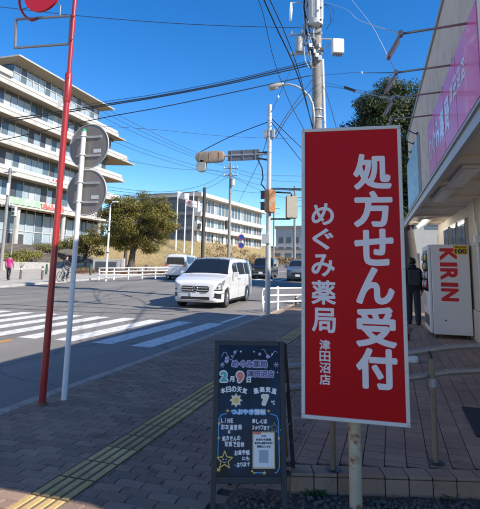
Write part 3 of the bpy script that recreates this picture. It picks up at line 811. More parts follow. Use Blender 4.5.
# ------------------------------------------------------------------ red bus-stop style pole with an empty frame
M_REDP = mat('red_pole_paint', (.34, .016, .018), .35, .10, 8, coat=.3, col2=(.25, .022, .02), c2scale=4, c2lo=.5, c2hi=.75)
b = gnd(42, 405)
rp = thing('red_pole', 'tall red pole carrying a red disc and an empty frame by the kerb', 'pole', (b.x, b.y, 0))
q = MB(); q.tube([(0, 0, -.1), (0, 0, 3.35)], [.038, .034], 18); q.build('lower_post', M_REDP, rp, smooth='auto')
q = MB(); q.tube([(0, 0, 3.35), (0, 0, 3.37), (0, 0, 3.70), (0, 0, 3.72)], [.036, .043, .042, .03], 18); q.build('sleeve', M_REDP, rp, smooth='auto')
q = MB(); q.tube([(0, 0, 3.70), (0, 0, 5.35)], [.026, .024], 16); q.build('upper_post', M_REDP, rp, smooth='auto')
for z in (3.42, 3.64, 4.12, 4.42):
    q = MB(); q.cyl((.02, -.02, z), (.036, -.036, z), .007, None, 8); q.build('bolt', M_DARK, rp)
q = MB(); q.prism([(0, 0), (.05, .02), (.06, .10), (.02, .13), (-.01, .06)], (-.085, -.035, 3.28), (1, 0, 0), (0, 0, 1), .004); q.build('torn_sticker', M_PAPER, rp)
q = MB(); q.tube([(0, 0, 0), (0, 0, .012), (0, 0, .03)], [.065, .06, .04], 16); q.build('base_collar', mat('rust_brown', (.16, .07, .04), .8, .3, 30), rp, smooth='auto')
pn = (0, -1, 0)
def rpl(x, y, dy=0): v = onplane(x, y, (b.x, b.y + dy, 0), pn); return Vector((v.x - b.x, dy, v.z))
c = [rpl(16, 19.5), rpl(71, 16), rpl(69.5, 44), rpl(15, 48)]
M_FRAMEG = mat('weathered_frame', (.24, .24, .25), .5, .15, 9, metal=.4)
for i in range(4):
    q = MB(); a, e = c[i], c[(i + 1) % 4]; d = (e - a).normalized()
    q.box((a + e) / 2, (.022, .026, (e - a).length + (.022 if i % 2 == 0 else -.02)), Vector((0, 0, 1)).rotation_difference(d).to_matrix())
    q.build('empty_frame_bar', M_FRAMEG, rp)
cc = rpl(45, -6.8); rr = (rpl(62, -6.8) - cc).length * 1.06
q = MB(); q.prism(circ(rr, 40), cc + Vector((0, -.02, 0)), (1, 0, 0), (0, 0, 1), .035); disc = q.build('disc', mat('disc_red', (.55, .012, .02), .35, .05, 4), rp, bevel=.004)
q = MB(); q.prism([(-rr * .8, 0), (rr * .8, 0), (rr * .8, .05), (-rr * .8, .05)], cc + Vector((0, -.0585, .0)), (1, 0, 0), (0, 0, 1), .004); q.build('yellow_band', mat('disc_yellow', (.7, .5, .05), .4), disc)
P_ = [cc + Vector(((rr + .115) * math.cos(a), 0, (rr + .105) * math.sin(a))) for a in np.linspace(R(245), R(95), 22)]
q = MB(); q.tube([c[0] * .45 + c[1] * .55 + Vector((-.10, 0, .01))] + P_, .017, 10); q.build('ring_bracket', M_REDP, rp, smooth=True)
q = MB(); q.tube([cc + Vector((-rr * .75, 0, -rr * .55)), cc + Vector((-(rr + .115) * .9, 0, -rr * .62))], .008, 6); q.build('disc_tie', M_FRAMEG, rp)
q = MB(); q.tube([rpl(60, 17), rpl(60.5, 6), rpl(57, 3)], .008, 6); q.build('disc_tie', M_FRAMEG, rp)
q = MB(); q.tube([cc + Vector((0, 0, rr * .7)), Vector((0, 0, cc.z + rr * .7))], .016, 8); q.build('disc_arm', M_REDP, rp)

# ------------------------------------------------------------------ white pole, two round road signs seen from behind
b = gnd(64, 400)
wp = thing('road_sign_pole', 'white pole with two round traffic signs seen from behind', 'road sign', (b.x, b.y, 0))
wt = onplane(80, 132, (b.x, b.y, 0), (0, -1, 0)).z
M_ALU = mat('sign_back_grey', (.22, .205, .19), .5, .10, 6, metal=.25, col2=(.17, .16, .15), c2scale=3)
q = MB(); q.tube([(0, 0, -.1), (0, 0, wt)], [.031, .028], 18); q.build('pole', M_WHITEP, wp, smooth='auto')
q = MB(); q.tube([(0, 0, wt), (0, 0, wt + .02), (0, 0, wt + .035)], [.031, .029, .012], 14); q.build('cap', mat('cap_green', (.03, .30, .16), .5), wp, smooth='auto')
for (px, py) in ((89.5, 146.5), (87, 192.5)):
    v = onplane(px, py, (b.x, b.y + .07, 0), (0, -1, 0)); cx, cz = v.x - b.x, v.z
    q = MB(); q.prism(circ(.268, 48), (cx, .062, cz), (1, 0, 0), (0, 0, 1), .004); d = q.build('sign_disc', M_ALU, wp)
    q = MB(); P = circ(.272, 48); n_ = 48
    q.tube([(cx + .270 * math.cos(a), .060, cz + .270 * math.sin(a)) for a in np.linspace(0, 2 * math.pi, 49)], .009, 6, False); q.build('rim', M_GALV, d, smooth=True)
    q = MB(); q.prism(circ(.262, 48), (cx, .0635, cz), (1, 0, 0), (0, 0, 1), -.003); q.build('front_face', mat('sign_blue', (.03, .12, .5), .4), d)
    for dz in (.11, -.12):
        q = MB(); q.bx(cx - .17, cx + .17, .046, .0575, cz + dz - .013, cz + dz + .013); q.build('rail', M_GALV, d)
        q = MB(); q.tube([(.0, .045, cz + dz), (-.042, .0, cz + dz), (0, -.042, cz + dz), (.042, 0, cz + dz), (.0, .045, cz + dz)], .009, 6); q.build('clamp', M_GALV, d)
    q = MB(); q.bx(cx + .07, cx + .17, .0545, .0577, cz - .085, cz - .04); q.build('sticker', mat('sticker_pale', (.55, .55, .55), .6), d)

# ------------------------------------------------------------------ pipe barrier on the forecourt edge
p1 = gnd(333, 470, PZ); p2 = gnd(436, 463, PZ)
M_POST = mat('beige_post', (.27, .215, .155), .45, .10, 10, metal=.3, col2=(.20, .17, .13), c2scale=7, c2lo=.55, c2hi=.7)
bd = (p2 - p1).normalized(); bn = Vector((bd.y, -bd.x, 0))
br = thing('pipe_barrier', 'low barrier of two grey steel pipes on slim posts along the forecourt', 'barrier', p1)
PX0 = p1 - bd * .36; PX1 = p2 + bd * 1.25
for i, p in enumerate((PX0, p1, p2, PX1)):
    l0 = p - p1
    top = .72
    q = MB(); q.tube([l0 + Vector((0, 0, .0)), l0 + Vector((0, 0, top))], [.021, .019], 14); po = q.build('post', M_POST, br, smooth='auto')
    q = MB(); q.tube([l0 + Vector((0, 0, .0)), l0 + Vector((0, 0, .008))], [.06, .055], 14); q.build('foot_plate', M_DARK, po, smooth='auto')
    q = MB(); q.tube([l0 + Vector((0, 0, top - .01)), l0 + Vector((-.004, .01, top + .03)), l0 - bn * .045 + Vector((0, 0, top + .05))], .009, 8); q.build('hook', M_DARK, po)
    q = MB(); q.tube([l0 + Vector((0, 0, top - .20)), l0 + Vector((0, 0, top - .14))], .025, 12); q.build('clamp', M_GALV, po)
def onrail(x, y): return onplane(x, y, p1 - bn * .05, bn) - p1
for pts in (((290, 367), (345, 361), (400, 354.5), (420, 351.5), (436, 349), (452, 347), (480, 345.5)), ((290, 388.5), (345, 384), (400, 379), (420, 376.5), (436, 374), (452, 371.8), (480, 370.5))):
    P = [onrail(*p) for p in pts]
    P = [P[0] - bd * .22 - Vector((0, 0, .0))] + P + [P[-1] + bd * .9 + Vector((0, 0, .02))]
    q = MB(); q.tube(P, .021, 14); rl = q.build('rail', M_STEEL, br, smooth='auto')
    j = onrail(*pts[5]); d = (onrail(*pts[6]) - onrail(*pts[4])).normalized()
    q = MB(); q.tube([j - d * .045, j + d * .045], .0245, 14); q.build('joint_collar', M_STEEL, rl, smooth='auto')

# door mat on the forecourt
o = MB(); o.box((.96, 5.15, PZ + .007), (.66, .92, .012)); o = o.build('door_mat', mat('mat_navy', (.022, .026, .040), .95, .3, 120, .6, 220), bevel=.004)
tag(o, 'dark blue rectangular mat lying on the brown tiles at the right edge', 'mat')

# banner with a white water-weighted foot, mostly behind the red sign
bb = gnd(408, 361, PZ)
bt = thing('banner_stand', 'pink banner on a pole with a white foot half hidden behind the red sign', 'banner', (bb.x, bb.y, PZ))
q = MB(); q.prism(rrect(.30, .30, .06), (0, 0, 0), (1, 0, 0), (0, 1, 0), .06); q.build('foot', M_WHITEP, bt, bevel=.015)
q = MB(); q.tube([(-.06, 0, .05), (-.06, 0, 2.2)], .011, 8); q.build('pole', M_WHITEP, bt)
q = MB(); q.grid([[(-.06 - .45 * i / 8, .02 * math.sin(i * 1.3 + j * .4), .55 + 1.6 * j / 16) for j in range(17)] for i in range(9)])
o = q.build('cloth', mat('banner_pink', (.60, .22, .30), .8, .2, 6, col2=(.75, .68, .66), c2scale=9, c2lo=.5, c2hi=.55), bt, smooth=True)
so_ = o.modifiers.new('thick', 'SOLIDIFY'); so_.thickness = .002
fl = gnd(409, 340, PZ)
ft = thing('flower_pot', 'small pot of pink flowers beside the walkway near the vending machine', 'plant pot', (fl.x - .05, fl.y, PZ))
q = MB(); q.tube([(0, 0, 0), (0, 0, .12)], [.06, .085], 14); q.build('pot', mat('pot_brown', (.12, .07, .05), .8), ft, smooth='auto')
q = MB()
for i in range(160):
    c = Vector((rnd.gauss(0, .05), rnd.gauss(0, .05), .14 + abs(rnd.gauss(.05, .05)))); a = Vector((rnd.gauss(0, 1), rnd.gauss(0, 1), rnd.gauss(0, 1))).normalized(); e = a.orthogonal().normalized() * .014; g = a.cross(e)
    q.cur = 0 if rnd.random() < .55 else 1
    q.add([c - e - g, c + e - g, c + e + g, c - e + g], [(0, 1, 2, 3)])
q.build('flowers', [mat('petal_pink', (.55, .22, .28), .7), mat('leaf_dull', (.05, .09, .03), .7)], ft)

# weeds at the foot of the riser
def weed(px, py, n, label):
    g = gnd(px, py); t = thing('weed', label, 'plant', (g.x, g.y, .0), 0, 'weeds at the step')
    q = MB()
    for i in range(n):
        a = rnd.random() * 6.28; L = rnd.uniform(.02, .055); d = Vector((math.cos(a), math.sin(a), 0)); s = Vector((-d.y, d.x, 0)) * .004
        p = Vector((rnd.gauss(0, .02), rnd.gauss(0, .015), 0)); m_ = p + d * L * .45 + Vector((0, 0, L * .7)); e = p + d * L + Vector((0, 0, L * .75))
        q.add([p - s, p + s, m_ + s * 1.6, m_ - s * 1.6, e], [(0, 1, 2, 3), (3, 2, 4)])
    q.build('blades', mat('weed_green', (.07, .13, .03), .7, .3, 40), t)
weed(320, 496, 70, 'small green weed tuft at the foot of the step left of the post')
weed(306, 495, 26, 'tiny weed sprig at the step beside the black board')
weed(448, 500, 16, 'dry weed sprig at the right end of the tiled step')
# fallen leaves
for i, (px, py) in enumerate(((452, 499), (470, 500), (395, 500), (60, 470), (300, 505))):
    g = gnd(px, py)
    q = MB(); a = rnd.random() * 6; s = .02
    q.add([(-s, 0, .003), (0, -s * .6, .0), (s * 1.3, 0, .008), (0, s * .6, .002)], [(0, 1, 2), (0, 2, 3)])
    o = q.build('fallen_leaf', mat('dead_leaf', (.22, .15, .08), .8)); o.location = (g.x, g.y, .016 if px > 200 else .004); o.rotation_euler = (0, 0, a)
    tag(o, 'dry brown leaf lying on the ground ' + ('below the right end of the step', 'at the far right of the step', 'right of the rusty post', 'on the dark pavers left of the strip', 'left of the rusty post')[i], 'leaf', 'fallen leaves')

# ------------------------------------------------------------------ utility pole with transformer and street lamp
def vtop(px, py, base): 
    n_ = Vector((f0.x, f0.y, 0)).normalized(); return onplane(px, py, base, n_)
UB = Vector((-2.95, 20.3, 0))
up = thing('utility_pole', 'concrete utility pole with transformers rising behind the red sign', 'utility pole', (UB.x, UB.y, 0))
q = MB(); q.tube([(0, 0, -.3), (0, 0, 13.5)], [.235, .20], 20); q.build('pole', M_CPOLE, up, smooth='auto')
def upl(px, py, back=0.0): return vtop(px, py, UB + Vector((f0.x, f0.y, 0)).normalized() * back) - UB
a, e = upl(325.2, 140), upl(322.6, 60); q = MB(); q.tube([Vector((a.x, a.y - .05, .2)), a + Vector((0, -.05, 0)), e + Vector((0, -.05, 0))], .065, 12); q.build('conduit', mat('pvc_white', (.66, .66, .64), .4, .05, 5), up, smooth='auto')
q = MB(); q.tube([Vector((a.x - .14, a.y - .12, .2)), a + Vector((-.13, -.12, 0)), upl(320.5, 54) + Vector((0, -.15, 0))], .03, 10); q.build('dark_conduit', M_DARK, up, smooth='auto')
M_TRANS = mat('transformer_grey', (.46, .47, .46), .5, .07, 5, col2=(.30, .22, .15), c2scale=4, c2lo=.66, c2hi=.75)
tz0 = upl(316, 29).z; tz1 = upl(316, -14).z
tc_ = upl(315.5, 10, -.18)
q = MB(); q.tube([(tc_.x, tc_.y, tz0), (tc_.x, tc_.y, tz0 + .06), (tc_.x, tc_.y, tz1 - .06), (tc_.x, tc_.y, tz1)], [.22, .33, .33, .25], 22); tr = q.build('transformer', M_TRANS, up, smooth='auto')
for k in range(10):
    a = 2 * math.pi * k / 10; q = MB(); q.box((tc_.x + .345 * math.cos(a), tc_.y + .345 * math.sin(a), (tz0 + tz1) / 2), (.04, .02, (tz1 - tz0) * .7), Matrix.Rotation(a, 3, 'Z')); q.build('cooling_fin', M_TRANS, tr)
for (px, py) in ((320.5, 8), (320.5, 20), (321, 26)):
    v = upl(px, py, -.55); q = MB(); q.tube([v, v + Vector((.05, -.10, -.02))], [.05, .03], 8); q.build('bushing', M_DARK, tr)
v0, v1 = upl(299, 52, -.1), upl(299.3, 38, -.1)
q = MB(); q.tube([v0, v0 * .8 + v1 * .2, v1], [.15, .17, .16], 18); sm = q.build('small_drum', mat('drum_grey', (.33, .34, .34), .55), up, smooth='auto')
q = MB(); q.tube([v1, v1 + Vector((0, 0, .12))], [.10, .03], 14); q.build('drum_cap', M_DARK, sm, smooth='auto')
q = MB(); q.tube([(v0 + v1) / 2, Vector((0, 0, v0.z / 2 + v1.z / 2))], .03, 8); q.build('bracket', M_GALV, sm)
v0 = upl(337.5, 47, -.1); rm = Matrix.Rotation(R(24), 3, 'Z')
q = MB(); q.box(v0, (.50, .34, .66), rm); bxo = q.build('control_box', mat('box_white', (.74, .74, .70), .45, .05, 6), up, bevel=.02)
for k in range(6):
    v = v0 + rm @ Vector((-.2 + .08 * k, 0, -.33)); q = MB(); q.tube([v, v + Vector((0, 0, -.12))], .022, 6); q.build('cable_gland', M_DARK, bxo)
q = MB(); q.tube([Vector((0, 0, v0.z + .40)), v0 + Vector((-.25, 0, .40))], .035, 6); q.tube([Vector((0, 0, v0.z - .30)), v0 + Vector((-.25, 0, .25))], .028, 6); q.build('box_bracket', M_GALV, up)
for k in range(9):                     # loose leads beside the transformer
    y_ = rnd.uniform(-2, 50); x_ = 303 + rnd.uniform(-4, 6)
    A = upl(x_, y_, rnd.uniform(-.3, .3)); B = upl(311 + rnd.uniform(-2, 6), y_ + rnd.uniform(10, 30), -.3)
    m_ = (A + B) / 2 + Vector((rnd.uniform(-.2, .1), 0, -rnd.uniform(.1, .4)))
    q = MB(); q.tube([A, A * .5 + m_ * .5 + Vector((0, 0, -.05)), m_, m_ * .5 + B * .5, B], .018, 6); q.build('lead', M_CABLE if k % 2 else M_GALV, up, smooth=True)
for z in (tz0 - .25, tz1 + .3, tz0 - 1.2):
    q = MB(); q.tube([(0, 0, z - .05), (0, 0, z + .05)], .24, 18); q.build('band', M_GALV, up)
    q = MB(); q.box((-.5, -.2, z), (1.5, .07, .07)); ca = q.build('crossarm', M_GALV, up)
    for k in range(3): q = MB(); q.tube([(-1.1 + .5 * k, -.2, z + .035), (-1.1 + .5 * k, -.2, z + .10), (-1.1 + .5 * k, -.2, z + .22)], [.03, .06, .035], 10); q.build('insulator', M_WHITEP, ca, smooth=True)
v0, v1 = upl(291, 3), upl(290.5, 21)
q = MB(); q.tube([v0, v0 * .6 + v1 * .4, v1], [.05, .075, .06], 10); q.build('fuse_switch', M_WHITEP, up, smooth=True)
q = MB(); q.tube([v0, Vector((0, 0, v0.z + .1))], .03, 6); q.build('switch_arm', M_GALV, up)
for k in range(16):
    y_ = rnd.uniform(-10, 66); A = upl(316 + rnd.uniform(-8, 8), y_, -.28); q = MB()
    q.box(A, (rnd.uniform(.08, .2), rnd.uniform(.08, .16), rnd.uniform(.06, .22)), Matrix.Rotation(rnd.random(), 3, 'Z')); q.build('fitting', (M_GALV, M_DARK, M_TRANS)[k % 3], up, bevel=.01)
for k in range(7):
    A = upl(306 + rnd.uniform(-3, 3), rnd.uniform(-12, 10), -.2); B = upl(313 + rnd.uniform(-3, 3), rnd.uniform(45, 75), -.26)
    m_ = (A + B) / 2 + Vector((rnd.uniform(-.35, -.05), 0, 0))
    q = MB(); q.tube([A, A * .6 + m_ * .4 + Vector((-.05, 0, 0)), m_, m_ * .4 + B * .6, B], .022, 6); q.build('lead', (M_CABLE, M_TRANS)[k % 2], up, smooth=True)
for (pa_, pb_) in (((322, 4), (334, 12)), ((322, 2), (331, 22)), ((334, 12), (326, 30))):
    A = upl(*pa_); B = upl(*pb_); m_ = (A + B) / 2 + Vector((.15, 0, .1)); q = MB(); q.tube([A, m_, B], .012, 5); q.build('lead', M_CABLE, up, smooth=True)
# step bolts
for k in range(10): q = MB(); q.tube([(0, -.2, 3 + k * .8), ((-1) ** k * .25, -.32, 3 + k * .8)], .011, 6); q.build('step_bolt', M_GALV, up)
la = thing('street_lamp', 'curved arm street lamp fixed to the concrete utility pole', 'street lamp', UB + Vector((0, 0, upl(314, 118).z)))
def lal(px, py): return vtop(px, py, UB + Vector((0, -.2, 0))) - la.location
q = MB(); q.tube([lal(314, 128), lal(314, 115), lal(312.5, 104), lal(309, 96), lal(303, 90), lal(296, 86), lal(289, 84.2), lal(281, 85.5)], [.05] * 4 + [.045] * 4, 10); q.build('arm', M_GALV, la, smooth=True)
h0, h1 = lal(283, 84), lal(268.5, 88)
q = MB(); d = (h1 - h0); q.tube([h0 - d * .05, h0 + d * .1, h0 + d * .35, h0 + d * .9, h1], [.05, .09, .12, .12, .06], 14); hd = q.build('lamp_head', mat('lamp_grey', (.34, .33, .31), .5, .1, 8), la, smooth=True)
q = MB(); q.tube([h0 + d * .35 + Vector((0, 0, -.07)), h0 + d * .9 + Vector((0, 0, -.07))], [.08, .08], 12); q.build('lens', mat('lens_amber', (.40, .30, .22), .3), hd, smooth=True)
for z in (-.02, .35): q = MB(); q.tube([Vector((0, 0, z)), Vector((0, 0, z + .06))], .25, 16); q.build('clamp_band', M_GALV, la)

# ------------------------------------------------------------------ traffic signal pole
TB = Vector((-3.74, 14.9, 0)); TN = (0, -1, 0)
def tp(px, py, dy=0.0): v = onplane(px, py, TB + Vector((0, dy, 0)), TN); return v - TB
ts = thing('traffic_signal_pole', 'pale steel traffic signal pole at the street corner', 'signal pole', TB)
tz = tp(269.5, 105).z
q = MB(); q.tube([(0, 0, -.1), (0, 0, 3.2), (0, 0, tz)], [.085, .080, .070], 18); q.build('pole', mat('pole_pale', (.52, .53, .52), .45, .10, 5, metal=.2, col2=(.34, .33, .31), c2scale=2), ts, smooth='auto')
for k in range(9): z = tz - .2 - k * .18; q = MB(); q.tube([(0, 0, z), (0, 0, z + .03)], .080, 14); q.build('band', M_GALV, ts, smooth='auto')
for s in (-1, 1): q = MB(); q.box((s * .13, -.02, tp(269, 134).z), (.09, .12, .28)); q.build('terminal_box', M_GALV, ts, bevel=.008)
for (a, e) in (((268, 152), (258, 153)), ((268, 160), (257, 158))): q = MB(); q.tube([tp(*a), tp(*e)], .03, 8); q.build('bracket', M_DARK, ts)
v0, v1 = tp(268, 154), tp(196, 157); q = MB(); q.tube([v0, v1], .035, 10); q.build('signal_arm', M_GALV, ts)
P = [tp(258, 160) , tp(262, 168), tp(263, 178), tp(261, 184), tp(266, 190)]; q = MB(); q.tube(P, .02, 8); q.build('loose_cable', M_CABLE, ts, smooth=True)
M_SIGH = mat('signal_housing', (.32, .26, .19), .55, .12, 7, col2=(.40, .17, .06), c2scale=4, c2lo=.5, c2hi=.66)
M_LENS = mat('lens_dark', (.03, .04, .04), .15)
# vehicle signal head, seen from behind
c = tp(210, 157); sg = thing('vehicle_signal', 'horizontal traffic light seen from behind over the road', 'traffic light', TB + c)
q = MB(); q.prism(rrect(1.05, .40, .19, 6), (0, -.06, 0), (1, 0, 0), (0, 0, 1), -.16); hh = q.build('housing', M_SIGH, sg, bevel=.03, smooth='auto')
for k in range(3):
    q = MB(); q.cyl((-.33 + .33 * k, .101, 0), (-.33 + .33 * k, .13, 0), .14, None, 18); le = q.build('lens', M_LENS, sg, smooth='auto')
    q = MB(); P = [[(-.33 + .33 * k + .15 * math.cos(a), .10 + t * .2, .15 * math.sin(a)) for a in np.linspace(R(-20), R(200), 12)] for t in (0, 1)]; q.grid(P); vz = q.build('visor', M_SIGH, le, smooth=True)
for x in (-.35, 0, .35): q = MB(); q.box((x, -.065, 0), (.02, .01, .30)); q.build('rib', M_SIGH, hh)
c2 = tp(201.5, 166) - c
q = MB(); q.prism(rrect(.34, .42, .14, 5), c2 + Vector((0, -.06, 0)), (1, 0, 0), (0, 0, 1), -.14); ar = q.build('arrow_unit', mat('arrow_grey', (.36, .36, .31), .5, .1, 9), sg, bevel=.02)
q = MB(); q.cyl(c2 + Vector((0, .081, 0)), c2 + Vector((0, .10, 0)), .13, None, 18); q.build('arrow_lens', M_LENS, ar)
c = tp(243.5, 155.3, .0); o = thing('name_plate', 'dark back of a long plate beside the horizontal traffic light', 'sign', TB + c)
q = MB(); q.box((0, 0, 0), (1.10, .035, .36)); pl_ = q.build('plate', mat('plate_back', (.13, .14, .15), .5, .15, 8), o, bevel=.006)
for x in (-.42, 0, .42): q = MB(); q.box((x, -.028, 0), (.03, .02, .36)); q.build('stiffener', M_FRAMEG, pl_)
q = MB(); q.box((0, -.028, 0), (1.10, .019, .025)); q.build('stiffener', M_FRAMEG, pl_)
q = MB(); q.box((0, .02, 0), (1.08, .004, .34)); q.build('front', mat('plate_blue', (.03, .08, .35), .4), pl_)
M_PED = mat('ped_orange', (.36, .16, .06), .5, .12, 8, col2=(.30, .26, .2), c2scale=4, c2lo=.5, c2hi=.6)
for i, (px, py, rz) in enumerate(((270, 201, 70), (291.5, 207, 20))):
    c = tp(px, py, -.16 if i == 0 else .1)
    t = thing('pedestrian_signal', ('weathered orange pedestrian signal on the pole facing the road', 'beige and orange pedestrian signal held out right of the pole')[i], 'pedestrian signal', TB + c, R(rz), 'pedestrian signals')
    q = MB(); q.prism(rrect(.36, .74, .06, 4), (0, .10, 0), (1, 0, 0), (0, 0, 1), .2); hs = q.build('housing', M_PED if i == 0 else [M_PED][0], t, bevel=.02)
    if i == 1: q = MB(); q.prism(rrect(.33, .70, .05, 4), (0, -.101, 0), (1, 0, 0), (0, 0, 1), .012); q.build('back_cover', mat('beige_cover', (.46, .42, .33), .5, .1, 9), hs)
    for dz in (.18, -.18):
        q = MB(); q.box((0, .112, dz), (.27, .02, .27)); le = q.build('lens', M_LENS, t)
        q = MB(); q.bx(-.15, .15, .12, .30, dz + .13, dz + .145); q.bx(-.15, -.135, .122, .26, dz - .12, dz + .128); q.bx(.135, .15, .122, .26, dz - .12, dz + .128); q.build('visor', M_DARK, le)
for (a, e, f_) in (((270, 192), (291, 193), (292, 196)), ((270, 219), (290, 219), (292, 217)), ((270, 189), (300, 189), (303, 189))):
    q = MB(); q.tube([tp(*a), tp(*e), tp(*f_)], .026, 8); q.build('bracket', M_DARK, ts, smooth=True)
q = MB(); q.box(tp(267, 239) + Vector((.0, -.14, 0)), (.24, .12, .30)); q.build('push_button_box', mat('btn_pale', (.6, .6, .56), .5), ts, bevel=.01)

# white guard rail on the corner
GP = [gnd(262.5, 311.5), gnd(277.5, 310.5), gnd(303, 309.3), gnd(330, 308.5), gnd(360, 308)]
gl = thing('guard_rail', 'white three-bar pedestrian guard rail on the street corner', 'guard rail', (GP[1].x, GP[1].y, 0))
GO = Vector((GP[1].x, GP[1].y, 0))
for p in GP[1:]:
    q = MB(); q.tube([Vector((p.x, p.y, 0)) - GO, Vector((p.x, p.y, .82)) - GO], .05, 12); q.build('post', M_WHITEP, gl, smooth='auto')
for z in (.30, .52, .76):
    e = Vector((GP[0].x, GP[0].y, z)) - GO; d = (Vector((GP[1].x, GP[1].y, z)) - GO - e).normalized()
    P = [e + d * .1 + Vector((0, 0, -.03)), e + d * .14] + [Vector((p.x, p.y, z)) - GO + Vector((0, -.05, 0)) for p in GP[1:]]
    q = MB(); q.tube(P, .030, 10); q.build('rail', M_WHITEP, gl, smooth=True)
e = Vector((GP[0].x, GP[0].y, 0)) - GO
q = MB(); q.tube([e + Vector((.1, .05, .76)), e + Vector((.02, .0, .74)), e + Vector((-.02, 0, .66)), e + Vector((-.02, 0, .40)), e + Vector((.0, 0, .32)), e + Vector((.1, .05, .30))], .03, 10); q.build('end_loop', M_WHITEP, gl, smooth=True)
q = MB(); q.tube([e + Vector((0, 0, 0)), e + Vector((0, 0, .5))], .04, 10); q.build('post', M_WHITEP, gl, smooth=True)
g = gnd(296, 305.5); o = thing('short_bollard', 'short black bollard on the pavement behind the white guard rail', 'bollard', (g.x, g.y, .02))
q = MB(); q.tube([(0, 0, 0), (0, 0, .36), (0, 0, .40)], [.055, .055, .03], 12); q.build('post', M_DARK, o, smooth='auto')
q = MB(); q.tube([(0, 0, .28), (0, 0, .32)], .058, 12); q.build('band', mat('btn_pale', (.6, .6, .56), .5), o)

# ------------------------------------------------------------------ vehicles
M_TYRE = mat('tyre', (.015, .015, .016), .85, .1, 20)
M_RIM = mat('rim_alloy', (.40, .40, .41), .3, .05, 9, metal=.8)
M_CHROME = mat('chrome', (.75, .75, .76), .12, .02, 5, metal=1.0)
M_HEAD = mat('headlamp', (.34, .37, .40), .08, .08, 20, coat=1.0, col2=(.05, .055, .06), c2scale=12, c2lo=.46, c2hi=.54)
M_TAIL = mat('tail_lamp', (.42, .015, .02), .12, .05, 9, coat=1.0)
M_PLATE = mat('licence_plate', (.68, .68, .66), .5, .03, 9)
M_TRIMB = mat('black_trim', (.018, .018, .02), .35, .1, 9)
def vehicle(name, label, loc, rz, p, paint, group='vehicles on the road'):
    L, Wd = p['L'], p['W']; hw = Wd / 2
    t = thing(name, label, 'car' if p.get('cat') is None else p['cat'], loc, rz, group)
    t.scale = (1, 1, 1)
    ax1, ax2, wr_ = p['axles'][0], p['axles'][1], p['wr']
    ip = lambda k, y: float(np.interp(y, [a for a, _ in p[k]], [b for _, b in p[k]]))
    ys = sorted(set([round(v, 3) for v in list(np.linspace(0, L, 60)) + [0, .03, .07, .12, .2, L - .03, L - .08, L - .15] +
                     [a for a, _ in p['top']] + [a for a, _ in p['wid']] +
                     [ax1 + wr_ * 1.12 * math.cos(x) for x in np.linspace(0, math.pi, 17)] + [ax2 + wr_ * 1.12 * math.cos(x) for x in np.linspace(0, math.pi, 17)]]))
    def bot(y):
        z = ip('bot', y)
        for a in (ax1, ax2):
            d = abs(y - a); r_ = wr_ * 1.12
            if d < r_: z = max(z, wr_ + math.sqrt(r_ * r_ - d * d))
        return z
    def sec(y):
        zb, zt, wd = bot(y), ip('top', y), ip('wid', y) * hw
        belt = min(ip('belt', y), zt - .05); tb = ip('tum', y)
        sh = min(belt - .02, max(zb + .04, p['shoulder']))
        g = (zt - belt)
        rw = wd - tb * g                       # half width at roof edge
        rr = min(.10, g * .45)
        low = min(zb + .12, sh - .01)
        return [(0, zb), (wd * .90, zb), (wd * .965, zb + .03 if low > zb + .04 else zb + .005), (wd * .985, low), (wd, sh), (wd * .985, belt),
                (rw + .012, zt - rr), (rw - rr * .45, zt - rr * .28), (rw - rr * 1.6, zt - .004), (rw * .5, zt + p['crown'] * .8), (0, zt + p['crown'])]
    NV = 11
    def S(y, v, side=1):
        s_ = sec(min(max(y, 0), L)); i = min(int(v), NV - 2); f = v - i
        x = s_[i][0] * (1 - f) + s_[i + 1][0] * f; z = s_[i][1] * (1 - f) + s_[i + 1][1] * f
        return Vector((side * x, y, z))
    q = MB()
    G = []
    for y in ys:
        s_ = sec(y); ringp = [(x, y, z) for x, z in s_] + [(-x, y, z) for x, z in s_[-2:0:-1]]
        G.append(ringp)
    n = len(G[0])
    vs = [v for r_ in G for v in r_]
    fs = [(i * n + k, i * n + (k + 1) % n, (i + 1) * n + (k + 1) % n, (i + 1) * n + k) for i in range(len(G) - 1) for k in range(n)]
    fs += [list(range(n))[::-1], [(len(G) - 1) * n + k for k in range(n)]]
    fs = [f[::-1] for f in fs]
    q.add(vs, fs)
    body = q.build('body', paint, t, smooth='auto')
    def nrm(y, v, side):
        e = .02; a = S(y + e, v, side) - S(y - e, v, side); b2 = S(y, min(v + e, NV - 1.001), side) - S(y, max(v - e, 0), side)
        nn = a.cross(b2)
        if nn.length < 1e-9: return Vector((side, 0, 0))
        nn.normalize()
        return nn if nn.x * side > 0 or nn.z > .5 else -nn
    def patch(nm, fy0, fy1, v0, v1, side, m, off=.006, nu=10, nv=6, parent=body):
        """fy0(v), fy1(v): the two ends along the car, constants or functions of t in 0..1 up the patch"""
        P = []
        for i in range(nu + 1):
            row_ = []
            for j in range(nv + 1):
                tv = j / nv
                a = fy0(tv) if callable(fy0) else fy0; b2 = fy1(tv) if callable(fy1) else fy1
                y = a + (b2 - a) * i / nu; v = v0 + (v1 - v0) * tv
                row_.append(S(y, v, side) + nrm(y, v, side) * off)
            P.append(row_)
        if side < 0: P = P[::-1]
        q = MB(); q.grid(P); return q.build(nm, m, parent, smooth=True)
    # windscreen, side and rear glass
    wy0, wy1 = p['screen']
    q = MB(); P = []
    for i in range(9):
        y = wy0 + (wy1 - wy0) * i / 8; row_ = []
        for k in np.linspace(-1, 1, 15):
            side = 1 if k >= 0 else -1; v = 10 - abs(k) * 2.75
            v = min(v, NV - 1.002)
            pt = S(y, v, side); row_.append(pt + Vector((0, -.55, .8)).normalized() * .009)
        P.append(row_)
    q.grid(P); q.build('windscreen', M_GLASSD, body, smooth=True)
